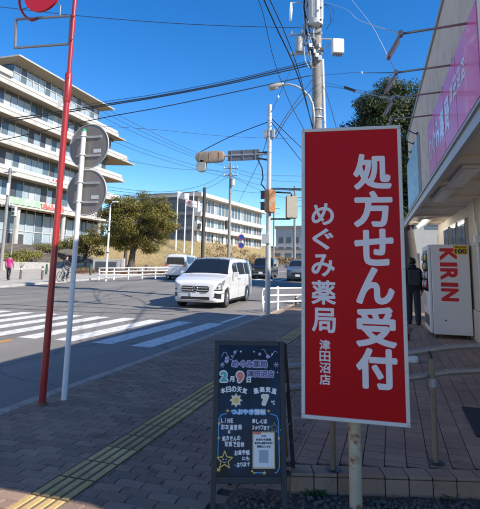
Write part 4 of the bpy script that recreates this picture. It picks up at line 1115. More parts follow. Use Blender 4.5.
    for side in (-1, 1):
        for (a, b2) in p['windows']:
            patch('side_window', a, b2, 5.12, 5.90, side, M_GLASSD, .007)
    ry = L + .004
    if p.get('rear_glass'):
        z0, z1, wv = p['rear_glass']
        q = MB(); P = [[(k * (wv - .10 * j / 4), L + .012 - .0 * j, z0 + (z1 - z0) * j / 4) for j in range(5)] for k in np.linspace(1, -1, 9)]
        q.grid(P); q.build('rear_window', M_GLASSD, body, smooth=True)
    # wheels
    for (yy) in (ax1, ax2):
        for side in (-1, 1):
            xo = side * (hw - .018); xi = side * (hw - .25)
            q = MB(); q.tube([(xi, yy, wr_), (xi + side * .02, yy, wr_), (xo - side * .03, yy, wr_), (xo, yy, wr_), (xo + side * .001, yy, wr_)], [wr_ * .9, wr_, wr_, wr_ * .95, wr_ * .68], 30, True)
            wh = q.build('wheel', M_TYRE, t, smooth='auto')
            q = MB(); q.tube([(xo - side * .035, yy, wr_), (xo - side * .03, yy, wr_)], wr_ * .68, 26); q.build('rim_back', M_TRIMB, wh)
            q = MB(); q.tube([(xo - side * .012, yy + wr_ * .66 * math.cos(a), wr_ + wr_ * .66 * math.sin(a)) for a in np.linspace(0, 2 * math.pi, 27)], .016, 6, False)
            for k in range(10 if p['L'] > 5 else 6):
                a = k * 2 * math.pi / (10 if p['L'] > 5 else 6); e = Vector((xo - side * .014, yy + wr_ * .66 * math.cos(a), wr_ + wr_ * .66 * math.sin(a)))
                q.tube([(xo - side * .004, yy, wr_), e], [.03, .017], 6)
            q.build('rim', M_RIM, wh, smooth='auto')
            q = MB(); ar = [[(side * (hw - .32 + .24 * w_), yy + wr_ * 1.125 * math.cos(a), wr_ + wr_ * 1.125 * math.sin(a)) for w_ in (0, 1)] for a in np.linspace(.12, math.pi - .12, 20)]
            q.grid(ar); q.build('arch_liner', M_BLACK, wh)
    # underbody
    q = MB(); q.bx(-hw * .82, hw * .82, .25, L - .2, .20, .38); q.build('underbody', M_BLACK, t)
    # mirrors
    my, mz = p['mirror']
    for side in (-1, 1):
        q = MB(); q.tube([(side * hw * .95, my, mz - .02), (side * (hw + .06), my - .01, mz)], .03, 8)
        q.box((side * (hw + .13), my, mz + .06), (.20, .10, .19)); q.build('mirror', paint if p.get('mirror_paint', True) else M_TRIMB, t, bevel=.03)
    # panel gaps
    for side in (-1, 1):
        for y in p['gaps']:
            patch('panel_gap', y - .006, y + .006, 3.2, 5.1, side, M_TRIMB, .003, 1, 6)
        patch('sill', ax1 + wr_ * 1.25, ax2 - wr_ * 1.25, 1.3, 2.8, side, M_TRIMB, .005, 6, 2)
    return t, body, S, patch
def yfront(wx, p):              # y of the front skin at half width fraction wx
    ws = p['wid']; 
    for (a, wa), (b2, wb) in zip(ws[:-1], ws[1:]):
        if wa <= wx <= wb and wb > wa: return a + (b2 - a) * (wx - wa) / (wb - wa)
    return 0.0

VAN = dict(L=5.14, W=1.93, axles=(.94, 4.12), wr=.345, cat='van', crown=.035, shoulder=.68,
           top=[(0, .86), (.05, .93), (.15, .985), (.55, 1.09), (1.02, 1.18), (1.12, 1.22), (1.50, 1.50), (1.95, 1.79), (2.15, 1.835), (3.2, 1.87), (4.7, 1.86), (5.0, 1.84), (5.08, 1.78), (5.14, 1.62)],
           bot=[(0, .30), (.12, .22), (.5, .20), (4.6, .20), (5.0, .28), (5.14, .40)],
           wid=[(0, .60), (.03, .72), (.07, .80), (.15, .875), (.30, .94), (.55, .985), (.9, 1.0), (4.6, 1.0), (5.0, .975), (5.14, .90)],
           belt=[(0, .83), (.12, .90), (.5, 1.02), (1.1, 1.12), (5.14, 1.15)], tum=[(0, .1), (1.0, .10), (1.6, .22), (2.4, .25), (5.14, .24)],
           screen=(1.13, 2.02), windows=((1.78, 2.52), (2.62, 3.72), (3.82, 4.80)), rear_glass=(1.2, 1.68, .72), mirror=(1.62, 1.16), gaps=(1.30, 2.57, 3.77))
M_WCAR = mat('car_white', (.66, .66, .66), .22, .015, 2, coat=.9)
vp = gnd(222, 308); 
van, body, S, patch = vehicle('van', 'white people carrier with a star badge driving towards the camera', (-6.85, 16.5, zr(17) - .07), R(3), VAN, M_WCAR)
# front: bumper intakes, grille, badge, lamps, plate
q = MB(); q.prism(rrect(1.04, .21, .07, 4), (0, -.004, .70), (1, 0, 0), (0, 0, 1), .022); gr_ = q.build('grille', M_TRIMB, van)
for dz in (-.045, .045): q = MB(); q.prism(rrect(.98, .030, .012, 2), (0, -.024, .70 + dz), (1, 0, 0), (0, 0, 1), .014); q.build('slat', M_CHROME, gr_)
q = MB(); q.tube([(.105 * math.cos(a), -.045, .70 + .105 * math.sin(a)) for a in np.linspace(0, 2 * math.pi, 33)], .011, 8, False)
for k in range(3):
    a = R(90 + 120 * k); q.tube([(0, -.046, .70), (.10 * math.cos(a), -.046, .70 + .10 * math.sin(a))], [.018, .005], 6)
q.build('star_badge', M_CHROME, gr_, smooth=True)
q = MB(); q.prism(circ(.10, 24), (0, -.030, .70), (1, 0, 0), (0, 0, 1), .008); q.build('badge_disc', M_TRIMB, gr_)
q = MB(); q.prism(rrect(1.10, .13, .05, 4), (0, -.004, .36), (1, 0, 0), (0, 0, 1), .016); q.build('lower_intake', M_TRIMB, van)
q = MB(); q.prism(rrect(1.05, .018, .006, 2), (0, -.022, .315), (1, 0, 0), (0, 0, 1), .01); q.build('chrome_strip', M_CHROME, van)
q = MB(); q.prism(rrect(.33, .165, .012, 2), (0, -.024, .505), (1, 0, 0), (0, 0, 1), .012); q.build('licence_plate', M_PLATE, van)
for side in (-1, 1):
    patch('headlight', lambda t: .035 + .10 * t, lambda t: .34 + .26 * t, 4.02, 4.98, side, M_HEAD, .009, 10, 6)
    patch('headlight_edge', lambda t: .03 + .02 * t, lambda t: .36 + .02 * t, 3.90, 4.04, side, M_TRIMB, .008, 8, 2)
    patch('side_intake', .045, .30, 3.10, 3.62, side, M_TRIMB, .008, 8, 4)
    patch('intake_trim', .03, .32, 3.05, 3.13, side, M_CHROME, .010, 8, 1)
for side in (-1, 1): patch('hood_seam', .17, 1.04, 7.55, 7.63, side, M_TRIMB, .003, 12, 1)
for side in (-1, 1): patch('bumper_seam', .32, .60, 3.62, 3.68, side, M_TRIMB, .003, 6, 1)
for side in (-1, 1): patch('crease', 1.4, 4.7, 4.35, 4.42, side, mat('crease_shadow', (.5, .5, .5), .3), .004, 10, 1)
for x in (-.33, .33): 
    q = MB(); q.tube([(x - .30, 1.09, 1.225), (x + .28, 1.16, 1.262)], .009, 6); q.build('wiper', M_TRIMB, van)
for side in (-1, 1):
    for y in (2.72, 2.45): q = MB(); q.box((side * .972, y, 1.04), (.022, .16, .03)); q.build('door_handle', M_CHROME, van, bevel=.008)
q = MB(); q.box((.10, 1.75, 1.16 + .38), (.22, .02, .06)); q.build('interior_mirror', M_TRIMB, van)

VAN2 = dict(L=4.9, W=1.85, axles=(.95, 3.95), wr=.345, cat='van', crown=.03, shoulder=.85,
            top=[(0, .8), (.1, .95), (1.0, 1.15), (1.1, 1.2), (1.9, 1.83), (2.2, 1.9), (4.5, 1.92), (4.75, 1.90), (4.84, 1.82), (4.9, 1.64)],
            bot=[(0, .30), (.2, .22), (4.5, .22), (4.8, .30), (4.9, .36)], wid=[(0, .7), (.15, .88), (.5, .98), (.9, 1.0), (4.4, 1.0), (4.75, .97), (4.9, .90)],
            belt=[(0, .8), (1.1, 1.12), (4.9, 1.18)], tum=[(0, .1), (1.6, .2), (4.9, .2)], screen=(1.13, 2.0), windows=((1.8, 2.5), (2.6, 3.6), (3.7, 4.6)), rear_glass=(1.17, 1.70, .74),
            mirror=(1.6, 1.12), gaps=(1.3, 2.55, 3.65))
v2 = gnd(178, 282.5, .25)
va2, body, S, patch = vehicle('van', 'white van seen from behind across the junction, red tail lamps', (-16.85, 33.0, zr(37) - .07), R(184), VAN2, mat('car_pearl', (.58, .58, .59), .25, .02, 2, coat=.8))
# (vehicle front is at local y = 0, the rear at y = L; turned round so that the rear faces the camera)
va2.location = (-16.3, 38.6, zr(36) - .12); va2.rotation_euler = (0, 0, R(187))
for side in (-1, 1):
    q = MB(); q.prism([(0, 0), (.30, .08), (.34, .20), (.06, .13), (.03, .36), (-.03, .36), (-.03, 0)], (side * .815, 4.905, 1.0), (-side, 0, 0), (0, 0, 1), .02 * side); q.build('tail_light', M_TAIL, va2)
q = MB(); q.box((0, 4.915, 1.08), (1.2, .03, .05)); q.build('chrome_strip', M_CHROME, va2)
q = MB(); q.box((0, 4.912, .86), (.33, .02, .165)); q.build('licence_plate', M_PLATE, va2)
q = MB(); q.box((0, 4.90, .42), (1.5, .06, .14)); q.build('rear_bumper', mat('car_pearl', (.7, .7, .71)), va2, bevel=.02)
q = MB(); q.box((0, 4.93, .32), (1.3, .03, .07)); q.build('lower_trim', M_TRIMB, va2)

SUV = dict(L=4.0, W=1.70, axles=(.75, 3.2), wr=.34, cat='car', crown=.02, shoulder=.85,
           top=[(0, .85), (.06, .98), (.2, 1.03), (1.15, 1.10), (1.22, 1.15), (1.62, 1.66), (1.8, 1.71), (3.8, 1.72), (3.95, 1.66), (4.0, 1.5)],
           bot=[(0, .32), (.2, .26), (3.8, .26), (4.0, .36)], wid=[(0, .80), (.06, .9), (.2, .97), (.5, 1.0), (3.7, 1.0), (4.0, .93)],
           belt=[(0, .85), (1.1, 1.06), (4.0, 1.08)], tum=[(0, .05), (1.5, .12), (4.0, .12)], screen=(1.24, 1.70), windows=((1.45, 2.2), (2.3, 3.1), (3.2, 3.75)), rear_glass=(1.1, 1.55, .66),
           mirror=(1.35, 1.08), gaps=(1.2, 2.25), mirror_paint=False)
cb = at(260.5, 278, 39)
c3, body, S, patch = vehicle('car', 'black boxy car waiting behind the signal pole', (cb.x, cb.y, zr(cb.y) - .07), R(4), SUV, mat('car_black', (.012, .013, .016), .22, .02, 2, coat=.9))
q = MB(); q.prism(rrect(1.0, .16, .04, 3), (0, -.004, .78), (1, 0, 0), (0, 0, 1), .02); q.build('grille', M_TRIMB, c3)
for s in (-1, 1): q = MB(); q.prism(circ(.095, 18), (s * .58, -.004, .80), (1, 0, 0), (0, 0, 1), .03); q.build('headlight', M_HEAD, c3)
q = MB(); q.box((0, -.02, .50), (.33, .02, .165)); q.build('licence_plate', M_PLATE, c3)
q = MB(); q.box((0, -.01, .40), (1.3, .03, .08)); q.build('lower_trim', M_FRAMEG, c3)
HAT = dict(L=4.2, W=1.72, axles=(.8, 3.4), wr=.32, cat='car', crown=.03, shoulder=.75,
           top=[(0, .72), (.08, .82), (.3, .92), (1.1, 1.06), (1.2, 1.10), (1.95, 1.55), (2.2, 1.60), (3.3, 1.60), (3.9, 1.42), (4.1, 1.1), (4.2, .95)],
           bot=[(0, .26), (.2, .2), (4.0, .22), (4.2, .36)], wid=[(0, .66), (.05, .78), (.15, .9), (.4, .98), (.7, 1.0), (3.6, 1.0), (4.2, .88)],
           belt=[(0, .7), (1.1, 1.0), (4.2, 1.02)], tum=[(0, .1), (1.6, .3), (4.2, .3)], screen=(1.22, 2.02), windows=((1.75, 2.4), (2.5, 3.3)), mirror=(1.5, 1.05), gaps=(1.25, 2.45))
cb = at(297.5, 279.5, 36)
c4, body, S, patch = vehicle('car', 'slate grey car facing the camera, half hidden by the red sign', (cb.x, cb.y, zr(cb.y) - .07), R(8), HAT, mat('car_slate', (.10, .12, .14), .25, .02, 2, coat=.9))
q = MB(); q.prism(rrect(.9, .16, .05, 3), (0, -.004, .60), (1, 0, 0), (0, 0, 1), .02); q.build('grille', M_TRIMB, c4)
q = MB(); q.prism(rrect(1.0, .14, .05, 3), (0, -.004, .34), (1, 0, 0), (0, 0, 1), .014); q.build('lower_intake', M_TRIMB, c4)
q = MB(); q.box((0, -.024, .46), (.33, .02, .165)); q.build('licence_plate', M_PLATE, c4)
for s in (-1, 1): patch('headlight', .03, .42, 4.05, 4.95, s, M_HEAD, .008)

# ------------------------------------------------------------------ people
def person(name, label, loc, rz, J, E, rad, zones, mats, h=1.0, subs=2):
    t = thing(name, label, 'person', loc, rz)
    me = bpy.data.meshes.new('body'); keys = list(J)
    me.from_pydata([tuple(Vector(J[k]) * h) for k in keys], [(keys.index(a), keys.index(b2)) for a, b2 in E], [])
    o = bpy.data.objects.new('body', me); COL.objects.link(o)
    sk = o.modifiers.new('skin', 'SKIN'); sk.use_smooth_shade = True
    for i, k in enumerate(keys):
        sv = me.skin_vertices[0].data[i]; r_ = rad[k]
        sv.radius = (r_[0] * h, r_[1] * h) if isinstance(r_, tuple) else (r_ * h, r_ * h)
        sv.use_root = (k == 'pelvis')
    ss = o.modifiers.new('sub', 'SUBSURF'); ss.levels = subs; ss.render_levels = subs
    dg = bpy.context.evaluated_depsgraph_get()
    m2 = bpy.data.meshes.new_from_object(o.evaluated_get(dg))
    bpy.data.objects.remove(o)
    for m_ in mats: m2.materials.append(m_)
    for pl_ in m2.polygons: pl_.material_index = zones(Vector(pl_.center) / h)
    m2.name = 'body'; m2.shade_smooth()
    b_ = link('body', m2, t)
    return t, b_
M_SKIN = mat('skin', (.48, .29, .20), .6, .05, 8); M_HAIR = mat('hair_black', (.012, .010, .010), .5, .2, 60)
M_NAVY = mat('coat_dark', (.016, .018, .026), .85, .2, 14, .3, 40); M_TROU = mat('trousers_dark', (.030, .032, .042), .85, .15, 14); M_SHOE = mat('shoe_black', (.02, .018, .018), .6)
def standing(stride=.16, armswing=.1):
    s_, a_ = stride, armswing
    J = dict(pelvis=(0, 0, .95), waist=(0, 0, 1.10), chest=(0, -.01, 1.28), neck0=(0, -.01, 1.43), neck=(0, .0, 1.50), head=(0, .025, 1.60), crown=(0, .02, 1.69),
             lh=(-.09, 0, .90), lk=(-.10, .5 * s_ + .03, .50), la=(-.10, s_, .10), lt=(-.115, s_ + .16, .045),
             rh=(.09, 0, .90), rk=(.10, -.35 * s_ + .03, .50), ra=(.10, -s_, .10), rt=(.115, -s_ + .16, .045),
             ls=(-.17, -.01, 1.38), le=(-.225, -a_ * .5, 1.12), lw=(-.235, -a_ * .3 + .06, .88), lf=(-.232, -a_ * .2 + .09, .80),
             rs=(.17, -.01, 1.38), re=(.225, a_ * .5, 1.12), rw=(.235, a_ * .9 + .05, .88), rf=(.232, a_ + .08, .80))
    E = [('pelvis', 'waist'), ('waist', 'chest'), ('chest', 'neck0'), ('neck0', 'neck'), ('neck', 'head'), ('head', 'crown'),
         ('pelvis', 'lh'), ('lh', 'lk'), ('lk', 'la'), ('la', 'lt'), ('pelvis', 'rh'), ('rh', 'rk'), ('rk', 'ra'), ('ra', 'rt'),
         ('neck0', 'ls'), ('ls', 'le'), ('le', 'lw'), ('lw', 'lf'), ('neck0', 'rs'), ('rs', 're'), ('re', 'rw'), ('rw', 'rf')]
    rad = dict(pelvis=(.15, .115), waist=(.145, .11), chest=(.165, .115), neck0=(.10, .08), neck=.058, head=(.078, .095), crown=(.06, .075),
               lh=.095, lk=.066, la=.05, lt=.038, rh=.095, rk=.066, ra=.05, rt=.038, ls=.068, le=.056, lw=.042, lf=.036, rs=.068, re=.056, rw=.042, rf=.036)
    return J, E, rad
def zones_std(c):
    if c.z > 1.475: return 0
    if c.z < .105: return 3
    if abs(c.x) > .19 and c.z < .875: return 0
    if c.z > .86: return 1
    return 2
def hair(t, h, ctr=(0, .005, 1.635), r=(.098, .118, .115), m=M_HAIR):
    q = MB(); n = 14; P = []
    for i in range(n + 1):
        th = math.pi * i / n; row_ = []
        for k in range(19):
            ph = 2 * math.pi * k / 18
            v = Vector((r[0] * math.sin(th) * math.cos(ph), r[1] * math.sin(th) * math.sin(ph), r[2] * math.cos(th)))
            if v.y > .03 and v.z < .045: v.y = .03 - .02; v.x *= .85
            if v.z < -.085: v.z = -.085 - .01 * math.sin(ph * 5)
            row_.append((Vector(ctr) + v) * h)
        P.append(row_)
    q.grid(P); return q.build('hair', m, t, smooth=True)
def face(t, h):
    for s in (-1, 1):
        q = MB(); q.tube([Vector((s * .032, .112, 1.607)) * h, Vector((s * .032, .122, 1.607)) * h], [.013 * h, .006 * h], 8); q.build('eye', M_DARK, t)
        q = MB(); q.tube([Vector((s * .080, .01, 1.63)) * h, Vector((s * .090, .0, 1.605)) * h, Vector((s * .078, .012, 1.575)) * h], [.012 * h, .02 * h, .01 * h], 8); q.build('ear', M_SKIN, t, smooth=True)
    q = MB(); q.tube([Vector((0, .11, 1.61)) * h, Vector((0, .135, 1.585)) * h, Vector((0, .115, 1.575)) * h], [.010 * h, .016 * h, .01 * h], 8); q.build('nose', M_SKIN, t, smooth=True)
    q = MB(); q.tube([Vector((-.025, .112, 1.548)) * h, Vector((0, .12, 1.546)) * h, Vector((.025, .112, 1.548)) * h], .006 * h, 6); q.build('mouth', mat('lips', (.35, .13, .11), .5), t)
def fingers(t, h, J, wk, fk, side):
    a = Vector(J[fk]) * h; d = (Vector(J[fk]) - Vector(J[wk])).normalized()
    for k in range(4):
        b_ = a + Vector((side * -.004, -.024 + .016 * k, -.005)); L_ = (.055, .068, .07, .058)[k]
        q = MB(); q.tube([b_ - d * .03, b_ + d * L_ * .5, b_ + d * L_ * .8 + Vector((-side * .014, 0, 0)), b_ + d * L_ + Vector((-side * .03, 0, 0))], [.011, .0105, .009, .007], 7); q.build('finger', M_SKIN, t, smooth=True)
    q = MB(); q.tube([a + Vector((0, .02, .04)), a + Vector((-side * .012, .045, .01)), a + Vector((-side * .02, .05, -.025))], [.013, .011, .008], 7); q.build('thumb', M_SKIN, t, smooth=True)
g = gnd(415, 324.5, PZ)
J, E_, rad = standing(.10, .06)
h = .97
rad.update(pelvis=(.17, .13), waist=(.175, .13), chest=(.19, .135), neck0=(.125, .10), ls=.085, rs=.085, le=.07, re=.07, lw=.052, rw=.052, lh=.105, rh=.105, lk=.092, rk=.092, la=.078, ra=.078, lt=.058, rt=.058)
for k_ in ('lt', 'rt'): J[k_] = (J[k_][0], J[k_][1], .058)
pt, _ = person('person', 'person in a dark coat and trousers walking away past the vending machine', (g.x - .02, g.y, PZ), R(2), J, E_, rad, zones_std, [M_SKIN, M_NAVY, M_TROU, M_SHOE], h)
q = MB(); q.tube([Vector((0, -.005, 1.40)) * h, Vector((0, 0, 1.46)) * h, Vector((0, .005, 1.535)) * h], [.13, .105, .095], 16); q.build('collar', M_NAVY, pt, smooth=True)
hair(pt, h); face(pt, h); fingers(pt, h, J, 'lw', 'lf', -1); fingers(pt, h, J, 'rw', 'rf', 1)
for k_ in ('la', 'ra'):
    a_ = Vector(J[k_]) * h; q = MB(); q.tube([(a_.x, a_.y - .075, .045), (a_.x, a_.y - .05, .055), (a_.x, a_.y + .05, .055), (a_.x * 1.1, a_.y + .15, .04), (a_.x * 1.12, a_.y + .20, .03)], [.03, .052, .055, .045, .018], 12); q.build('shoe', M_SHOE, pt, smooth=True)
bg = thing('shoulder_bag', 'dark bag worn on the back of the person in the dark coat', 'bag', (g.x - .02, g.y, PZ + 1.0), R(2))
q = MB(); q.prism(rrect(.28, .40, .08, 4), (.03, -.14, .17), (1, 0, 0), (0, 0, 1), .10); q.build('pouch', mat('bag_grey', (.035, .035, .04), .7, .2, 20), bg, bevel=.025)
q = MB(); q.tube([(-.10, -.20, .30), (-.12, -.12, .42), (-.10, .0, .44), (-.06, .10, .36), (.05, .12, .16), (.15, .02, .05), (.13, -.14, .08)], .014, 6); q.build('strap', M_DARK, bg, smooth=True)
# far pavement: person in a pink top
J, E_, rad = standing(.14, .12)
g = at(7.5, 283, 31.5); h = .97
M_PINKJ = mat('jacket_magenta', (.42, .03, .17), .8, .1, 12); M_SHORT = mat('black_leggings', (.02, .02, .024), .8)
pt, _ = person('person', 'person in a magenta jacket and dark trousers walking on the far pavement', (g.x, g.y, zr(g.y) + .05), R(20), J, E_, rad, zones_std, [M_SKIN, M_PINKJ, M_SHORT, M_SHOE], h)
hair(pt, h); face(pt, h); fingers(pt, h, J, 'lw', 'lf', -1); fingers(pt, h, J, 'rw', 'rf', 1)
# cyclist
g = at(62.5, 286, 30.5)
CY_R = R(250)
J = dict(pelvis=(0, 0, .98), waist=(0, .06, 1.10), chest=(0, .16, 1.25), neck0=(0, .22, 1.37), neck=(0, .25, 1.43), head=(0, .28, 1.53), crown=(0, .27, 1.62),
         lh=(-.09, .02, .95), lk=(-.11, .36, .72), la=(-.11, .24, .34), lt=(-.11, .38, .28), rh=(.09, .02, .95), rk=(.11, .30, .55), ra=(.11, .14, .14), rt=(.11, .28, .10),
         ls=(-.17, .20, 1.32), le=(-.23, .34, 1.10), lw=(-.23, .52, 1.0), lf=(-.22, .60, .99), rs=(.17, .20, 1.32), re=(.23, .34, 1.10), rw=(.23, .52, 1.0), rf=(.22, .60, .99))
def zc(c):
    if c.z > 1.41: return 0
    if c.y > .50 and c.z > .9: return 0
    if c.z < .16 or (c.x < 0 and c.y > .18 and c.z < .36): return 3
    if c.z > .93 and c.y < .5: return 1
    return 2
pt, _ = person('person', 'cyclist in a dark jacket riding along the far pavement', (g.x, g.y, zr(g.y) + .05), CY_R, J, E_, rad, zc, [M_SKIN, M_NAVY, mat('jeans_grey', (.20, .20, .22), .85), M_SHOE], 1.0)
hair(pt, 1.0, (0, .262, 1.575), (.105, .125, .12)); 
for k in range(2):
    for j in range(4):
        q = MB(); a = Vector(((-.22, .22)[k], .60, .99)); q.tube([a + Vector((-.03 + .018 * j, .0, .02)), a + Vector((-.03 + .018 * j, .035, .015)), a + Vector((-.03 + .018 * j, .035, -.02))], .009, 6); q.build('finger', M_SKIN, pt, smooth=True)
bk = thing('bicycle', 'dark city bicycle ridden by the cyclist on the far pavement', 'bicycle', (g.x, g.y, zr(g.y) + .05), CY_R)
for yy in (-.42, .64):
    q = MB(); q.tube([(0, yy + .31 * math.cos(a), .33 + .31 * math.sin(a)) for a in np.linspace(0, 2 * math.pi, 29)], .018, 6, False); w_ = q.build('wheel', M_TYRE, bk, smooth=True)
    q = MB()
    for k in range(12): a = k * math.pi / 6; q.tube([(0, yy, .33), (0, yy + .30 * math.cos(a), .33 + .30 * math.sin(a))], .003, 4)
    q.build('spokes', M_GALV, w_)
q = MB(); B_ = {'bb': (0, .08, .28), 'st': (0, -.06, .80), 'ht': (0, .50, .82), 'hb': (0, .54, .66), 'ra': (0, -.42, .33), 'fa': (0, .64, .33)}
for a, b_ in (('bb', 'st'), ('bb', 'hb'), ('st', 'ht'), ('bb', 'ra'), ('st', 'ra'), ('ht', 'hb'), ('hb', 'fa')): q.tube([B_[a], B_[b_]], .016, 8)
q.build('frame', mat('bike_blue', (.03, .05, .09), .4), bk)
q = MB(); q.tube([(0, -.06, .80), (0, -.07, .90)], .013, 8); q.build('seat_post', M_GALV, bk)
q = MB(); q.prism([(-.09, -.14), (.09, -.14), (.05, .02), (.02, .14), (-.02, .14), (-.05, .02)], (0, -.07, .89), (1, 0, 0), (0, 1, 0), .05); q.build('saddle', M_BLACK, bk, bevel=.015)
q = MB(); q.tube([(-.26, .56, .98), (-.2, .60, .99), (0, .52, .95), (.2, .60, .99), (.26, .56, .98)], .012, 8); q.tube([(0, .50, .82), (0, .52, .95)], .014, 8); q.build('handlebar', M_GALV, bk, smooth=True)
q = MB(); q.tube([(-.11, .17, .22), (.11, -.01, .34)], .012, 6); q.box((-.13, .22, .25), (.08, .10, .02)); q.box((.13, .15, .07), (.08, .10, .02)); q.build('pedals', M_DARK, bk)
q = MB(); q.bx(-.16, .16, .64, .88, .70, .92); q.build('basket', M_FRAMEG, bk)

# ------------------------------------------------------------------ trees and shrubs
def leaves(q, centres, n, spread, size, rg, flat=.6, zmin=None):
    for (cx, cy, cz, rr_) in centres:
        base = rg.uniform(.15, .85)
        for _ in range(n):
            d = Vector((rg.gauss(0, 1), rg.gauss(0, 1), rg.gauss(0, 1))); d.normalize()
            r_ = rr_ * spread * (rg.random() ** .45)
            p = Vector((cx, cy, cz)) + Vector((d.x * r_, d.y * r_, d.z * r_ * flat))
            if zmin is not None and p.z < zmin: p.z = zmin + rg.random() * .1
            nn = (d * 1.1 + Vector((rg.gauss(0, .42), rg.gauss(0, .42), rg.gauss(.35, .42)))).normalized()
            e = nn.orthogonal().normalized(); e.rotate(Matrix.Rotation(rg.random() * 6.28, 3, nn)); g_ = nn.cross(e)
            s_ = size * rg.uniform(.6, 1.3)
            q.tint = min(1, max(0, base + rg.gauss(0, .22)))
            q.add([p - e * s_, p - g_ * s_ * .55, p + e * s_, p + g_ * s_ * .55], [(0, 1, 2, 3)])
def tree(name, label, base, H, trunk_h, trunk_r, crown, nclump, nleaf, size, m_leaf, seed, lean=(0, 0), clump_r=(.8, 1.5), group=None, bark=None, shell=.55, top_flat=1.0):
    rg = random.Random(seed)
    t = thing(name, label, 'tree', base, 0, group)
    bark = bark or mat('bark', (.085, .065, .05), .9, .3, 8, .6, 20)
    cx, cy, cz, rx, ry, rz_ = crown
    C = []
    for i in range(nclump):
        d = Vector((rg.gauss(0, 1), rg.gauss(0, 1), rg.gauss(.1, 1))).normalized(); k = shell + (1 - shell) * rg.random()
        C.append((cx + d.x * rx * k, cy + d.y * ry * k, cz + d.z * rz_ * k, rg.uniform(*clump_r)))
    q = MB(); tip = Vector((lean[0], lean[1], trunk_h))
    q.tube([(0, 0, -.3), (0, 0, .0), (lean[0] * .25, lean[1] * .25, trunk_h * .35), (lean[0] * .6, lean[1] * .6, trunk_h * .7), tip, Vector((cx, cy, cz + rz_ * .4))],
           [trunk_r * 1.6, trunk_r * 1.25, trunk_r, trunk_r * .85, trunk_r * .75, trunk_r * .12], 12)
    q.build('trunk', bark, t, smooth=True)
    q = MB()
    for i, c in enumerate(C):
        if i % 2: continue
        s0 = tip * rg.uniform(.75, 1.0) if rg.random() < .5 else tip.lerp(Vector((cx, cy, cz)), rg.uniform(0, .8))
        e = Vector(c[:3]); m_ = s0.lerp(e, .5) + Vector((rg.gauss(0, .2), rg.gauss(0, .2), rg.uniform(.1, .5)))
        q.tube([s0, m_, e], [trunk_r * .32, trunk_r * .18, trunk_r * .04], 6)
    q.build('limbs', bark, t, smooth=True)
    q = MB(); leaves(q, C, nleaf, 1.0, size, rg)
    q.build('crown', m_leaf, t, tint=True)
    return t
M_LEAF_Y = tintmat('leaf_autumn_green', (.125, .125, .022), .4, .6, hue=(.22, .165, .03), leaf=.35)
M_LEAF_D = tintmat('leaf_dark_green', (.032, .055, .017), .45, .6, hue=(.08, .095, .026), leaf=.3)
M_LEAF_H = tintmat('leaf_hedge', (.13, .14, .02), .5, .6, hue=(.20, .16, .03))
M_LEAF_R = tintmat('leaf_russet', (.16, .065, .03), .5, .7, hue=(.10, .06, .025))
M_LEAF_B = tintmat('leaf_brown', (.24, .13, .05), .5, .7, hue=(.15, .12, .05))
tb = at(131, 263, 52)
tree('park_tree', 'broad yellowing green tree on the lawn beyond the junction', (tb.x, tb.y, T(tb.x, tb.y)), 9, 2.4, .38, (.5, .0, 5.2, 4.3, 3.8, 3.3), 130, 430, .085, M_LEAF_Y, 3, (.2, 0), (.75, 1.25))
b2 = at(118, 258, 60)
tree('park_tree', 'smaller tree with reddish brown top behind the broad yellowing tree', (b2.x + 1, b2.y, T(b2.x, b2.y)), 9, 2.6, .25, (0, .0, 5.6, 2.2, 2.2, 3.6), 40, 90, .13, M_LEAF_R, 5, (.1, 0), (.6, 1.0))
b2 = at(85, 252, 60)
tree('park_tree', 'dark low tree beside the stepped wall, behind the white pole', (b2.x, b2.y, T(b2.x, b2.y)), 6, 1.2, .2, (.4, .0, 2.9, 3.4, 2.4, 1.6), 36, 100, .13, M_LEAF_Y, 8, (.1, 0), (.6, 1.0))
tree('street_tree', 'tall dark evergreen tree behind the shop roof', (1.15, 30.5, zr(30.5)), 13.5, 3.6, .42, (-.55, 0, 8.4, 3.5, 3.2, 4.4), 150, 520, .085, M_LEAF_D, 11, (-.2, 0), (.8, 1.4))
def shrub(name, label, cat, loc, rx, ry, rz_, n, m_, seed, size=.07, group=None):
    rg = random.Random(seed); t = thing(name, label, cat, loc, 0, group)
    q = MB(); C = [(rg.uniform(-rx, rx), rg.uniform(-ry, ry), rg.uniform(.1, rz_), rz_ * .6) for _ in range(n)]
    for c in C[:10]: q.tube([(c[0] * .4, c[1] * .4, -.05), c[:3]], .015, 5)
    q.build('stems', mat('bark', (.085, .065, .05)), t)
    q = MB(); leaves(q, C, 60, 1.0, size, rg, zmin=.0); q.build('foliage', m_, t, tint=True)
    return t
def g_at(px, py, D): v = at(px, py, D); return Vector((v.x, v.y, T(v.x, v.y)))
for i, (px, py, D, rx, lab) in enumerate(((6, 262, 50, 1.6, 'yellow green clipped shrub at the left picture edge'), (20, 256, 52, 1.5, 'yellow green shrub right of the pink-jacketed person'), (29, 254, 55, 1.1, 'small rounded shrub near the glass entrance'),
                                          (50, 246, 60, 1.6, 'shrub above the steps just left of the red pole'), (62, 244, 61, 1.4, 'shrub above the steps between the red and white poles'), (90, 240, 60, 2.0, 'hedge right of the white sign pole above the wall'),
                                          (105, 240, 60, 2.0, 'hedge behind the far white lamp post'))):
    g = g_at(px, py, D); z_ = at(px, py, D).z - .2
    shrub('shrub', lab, 'shrub', (g.x, g.y, max(g.z - .1, z_ - .4)), rx, 1.0, .95, 26, M_LEAF_H, 20 + i, .08, 'shrubs on the bank')
q = MB(); rg = random.Random(77)
C = []
for k in range(170):
    px = rg.uniform(76, 168); D = rg.uniform(42, 47); v = at(px, 268, D); C.append((v.x, v.y, T(v.x, v.y) + .15, .38))
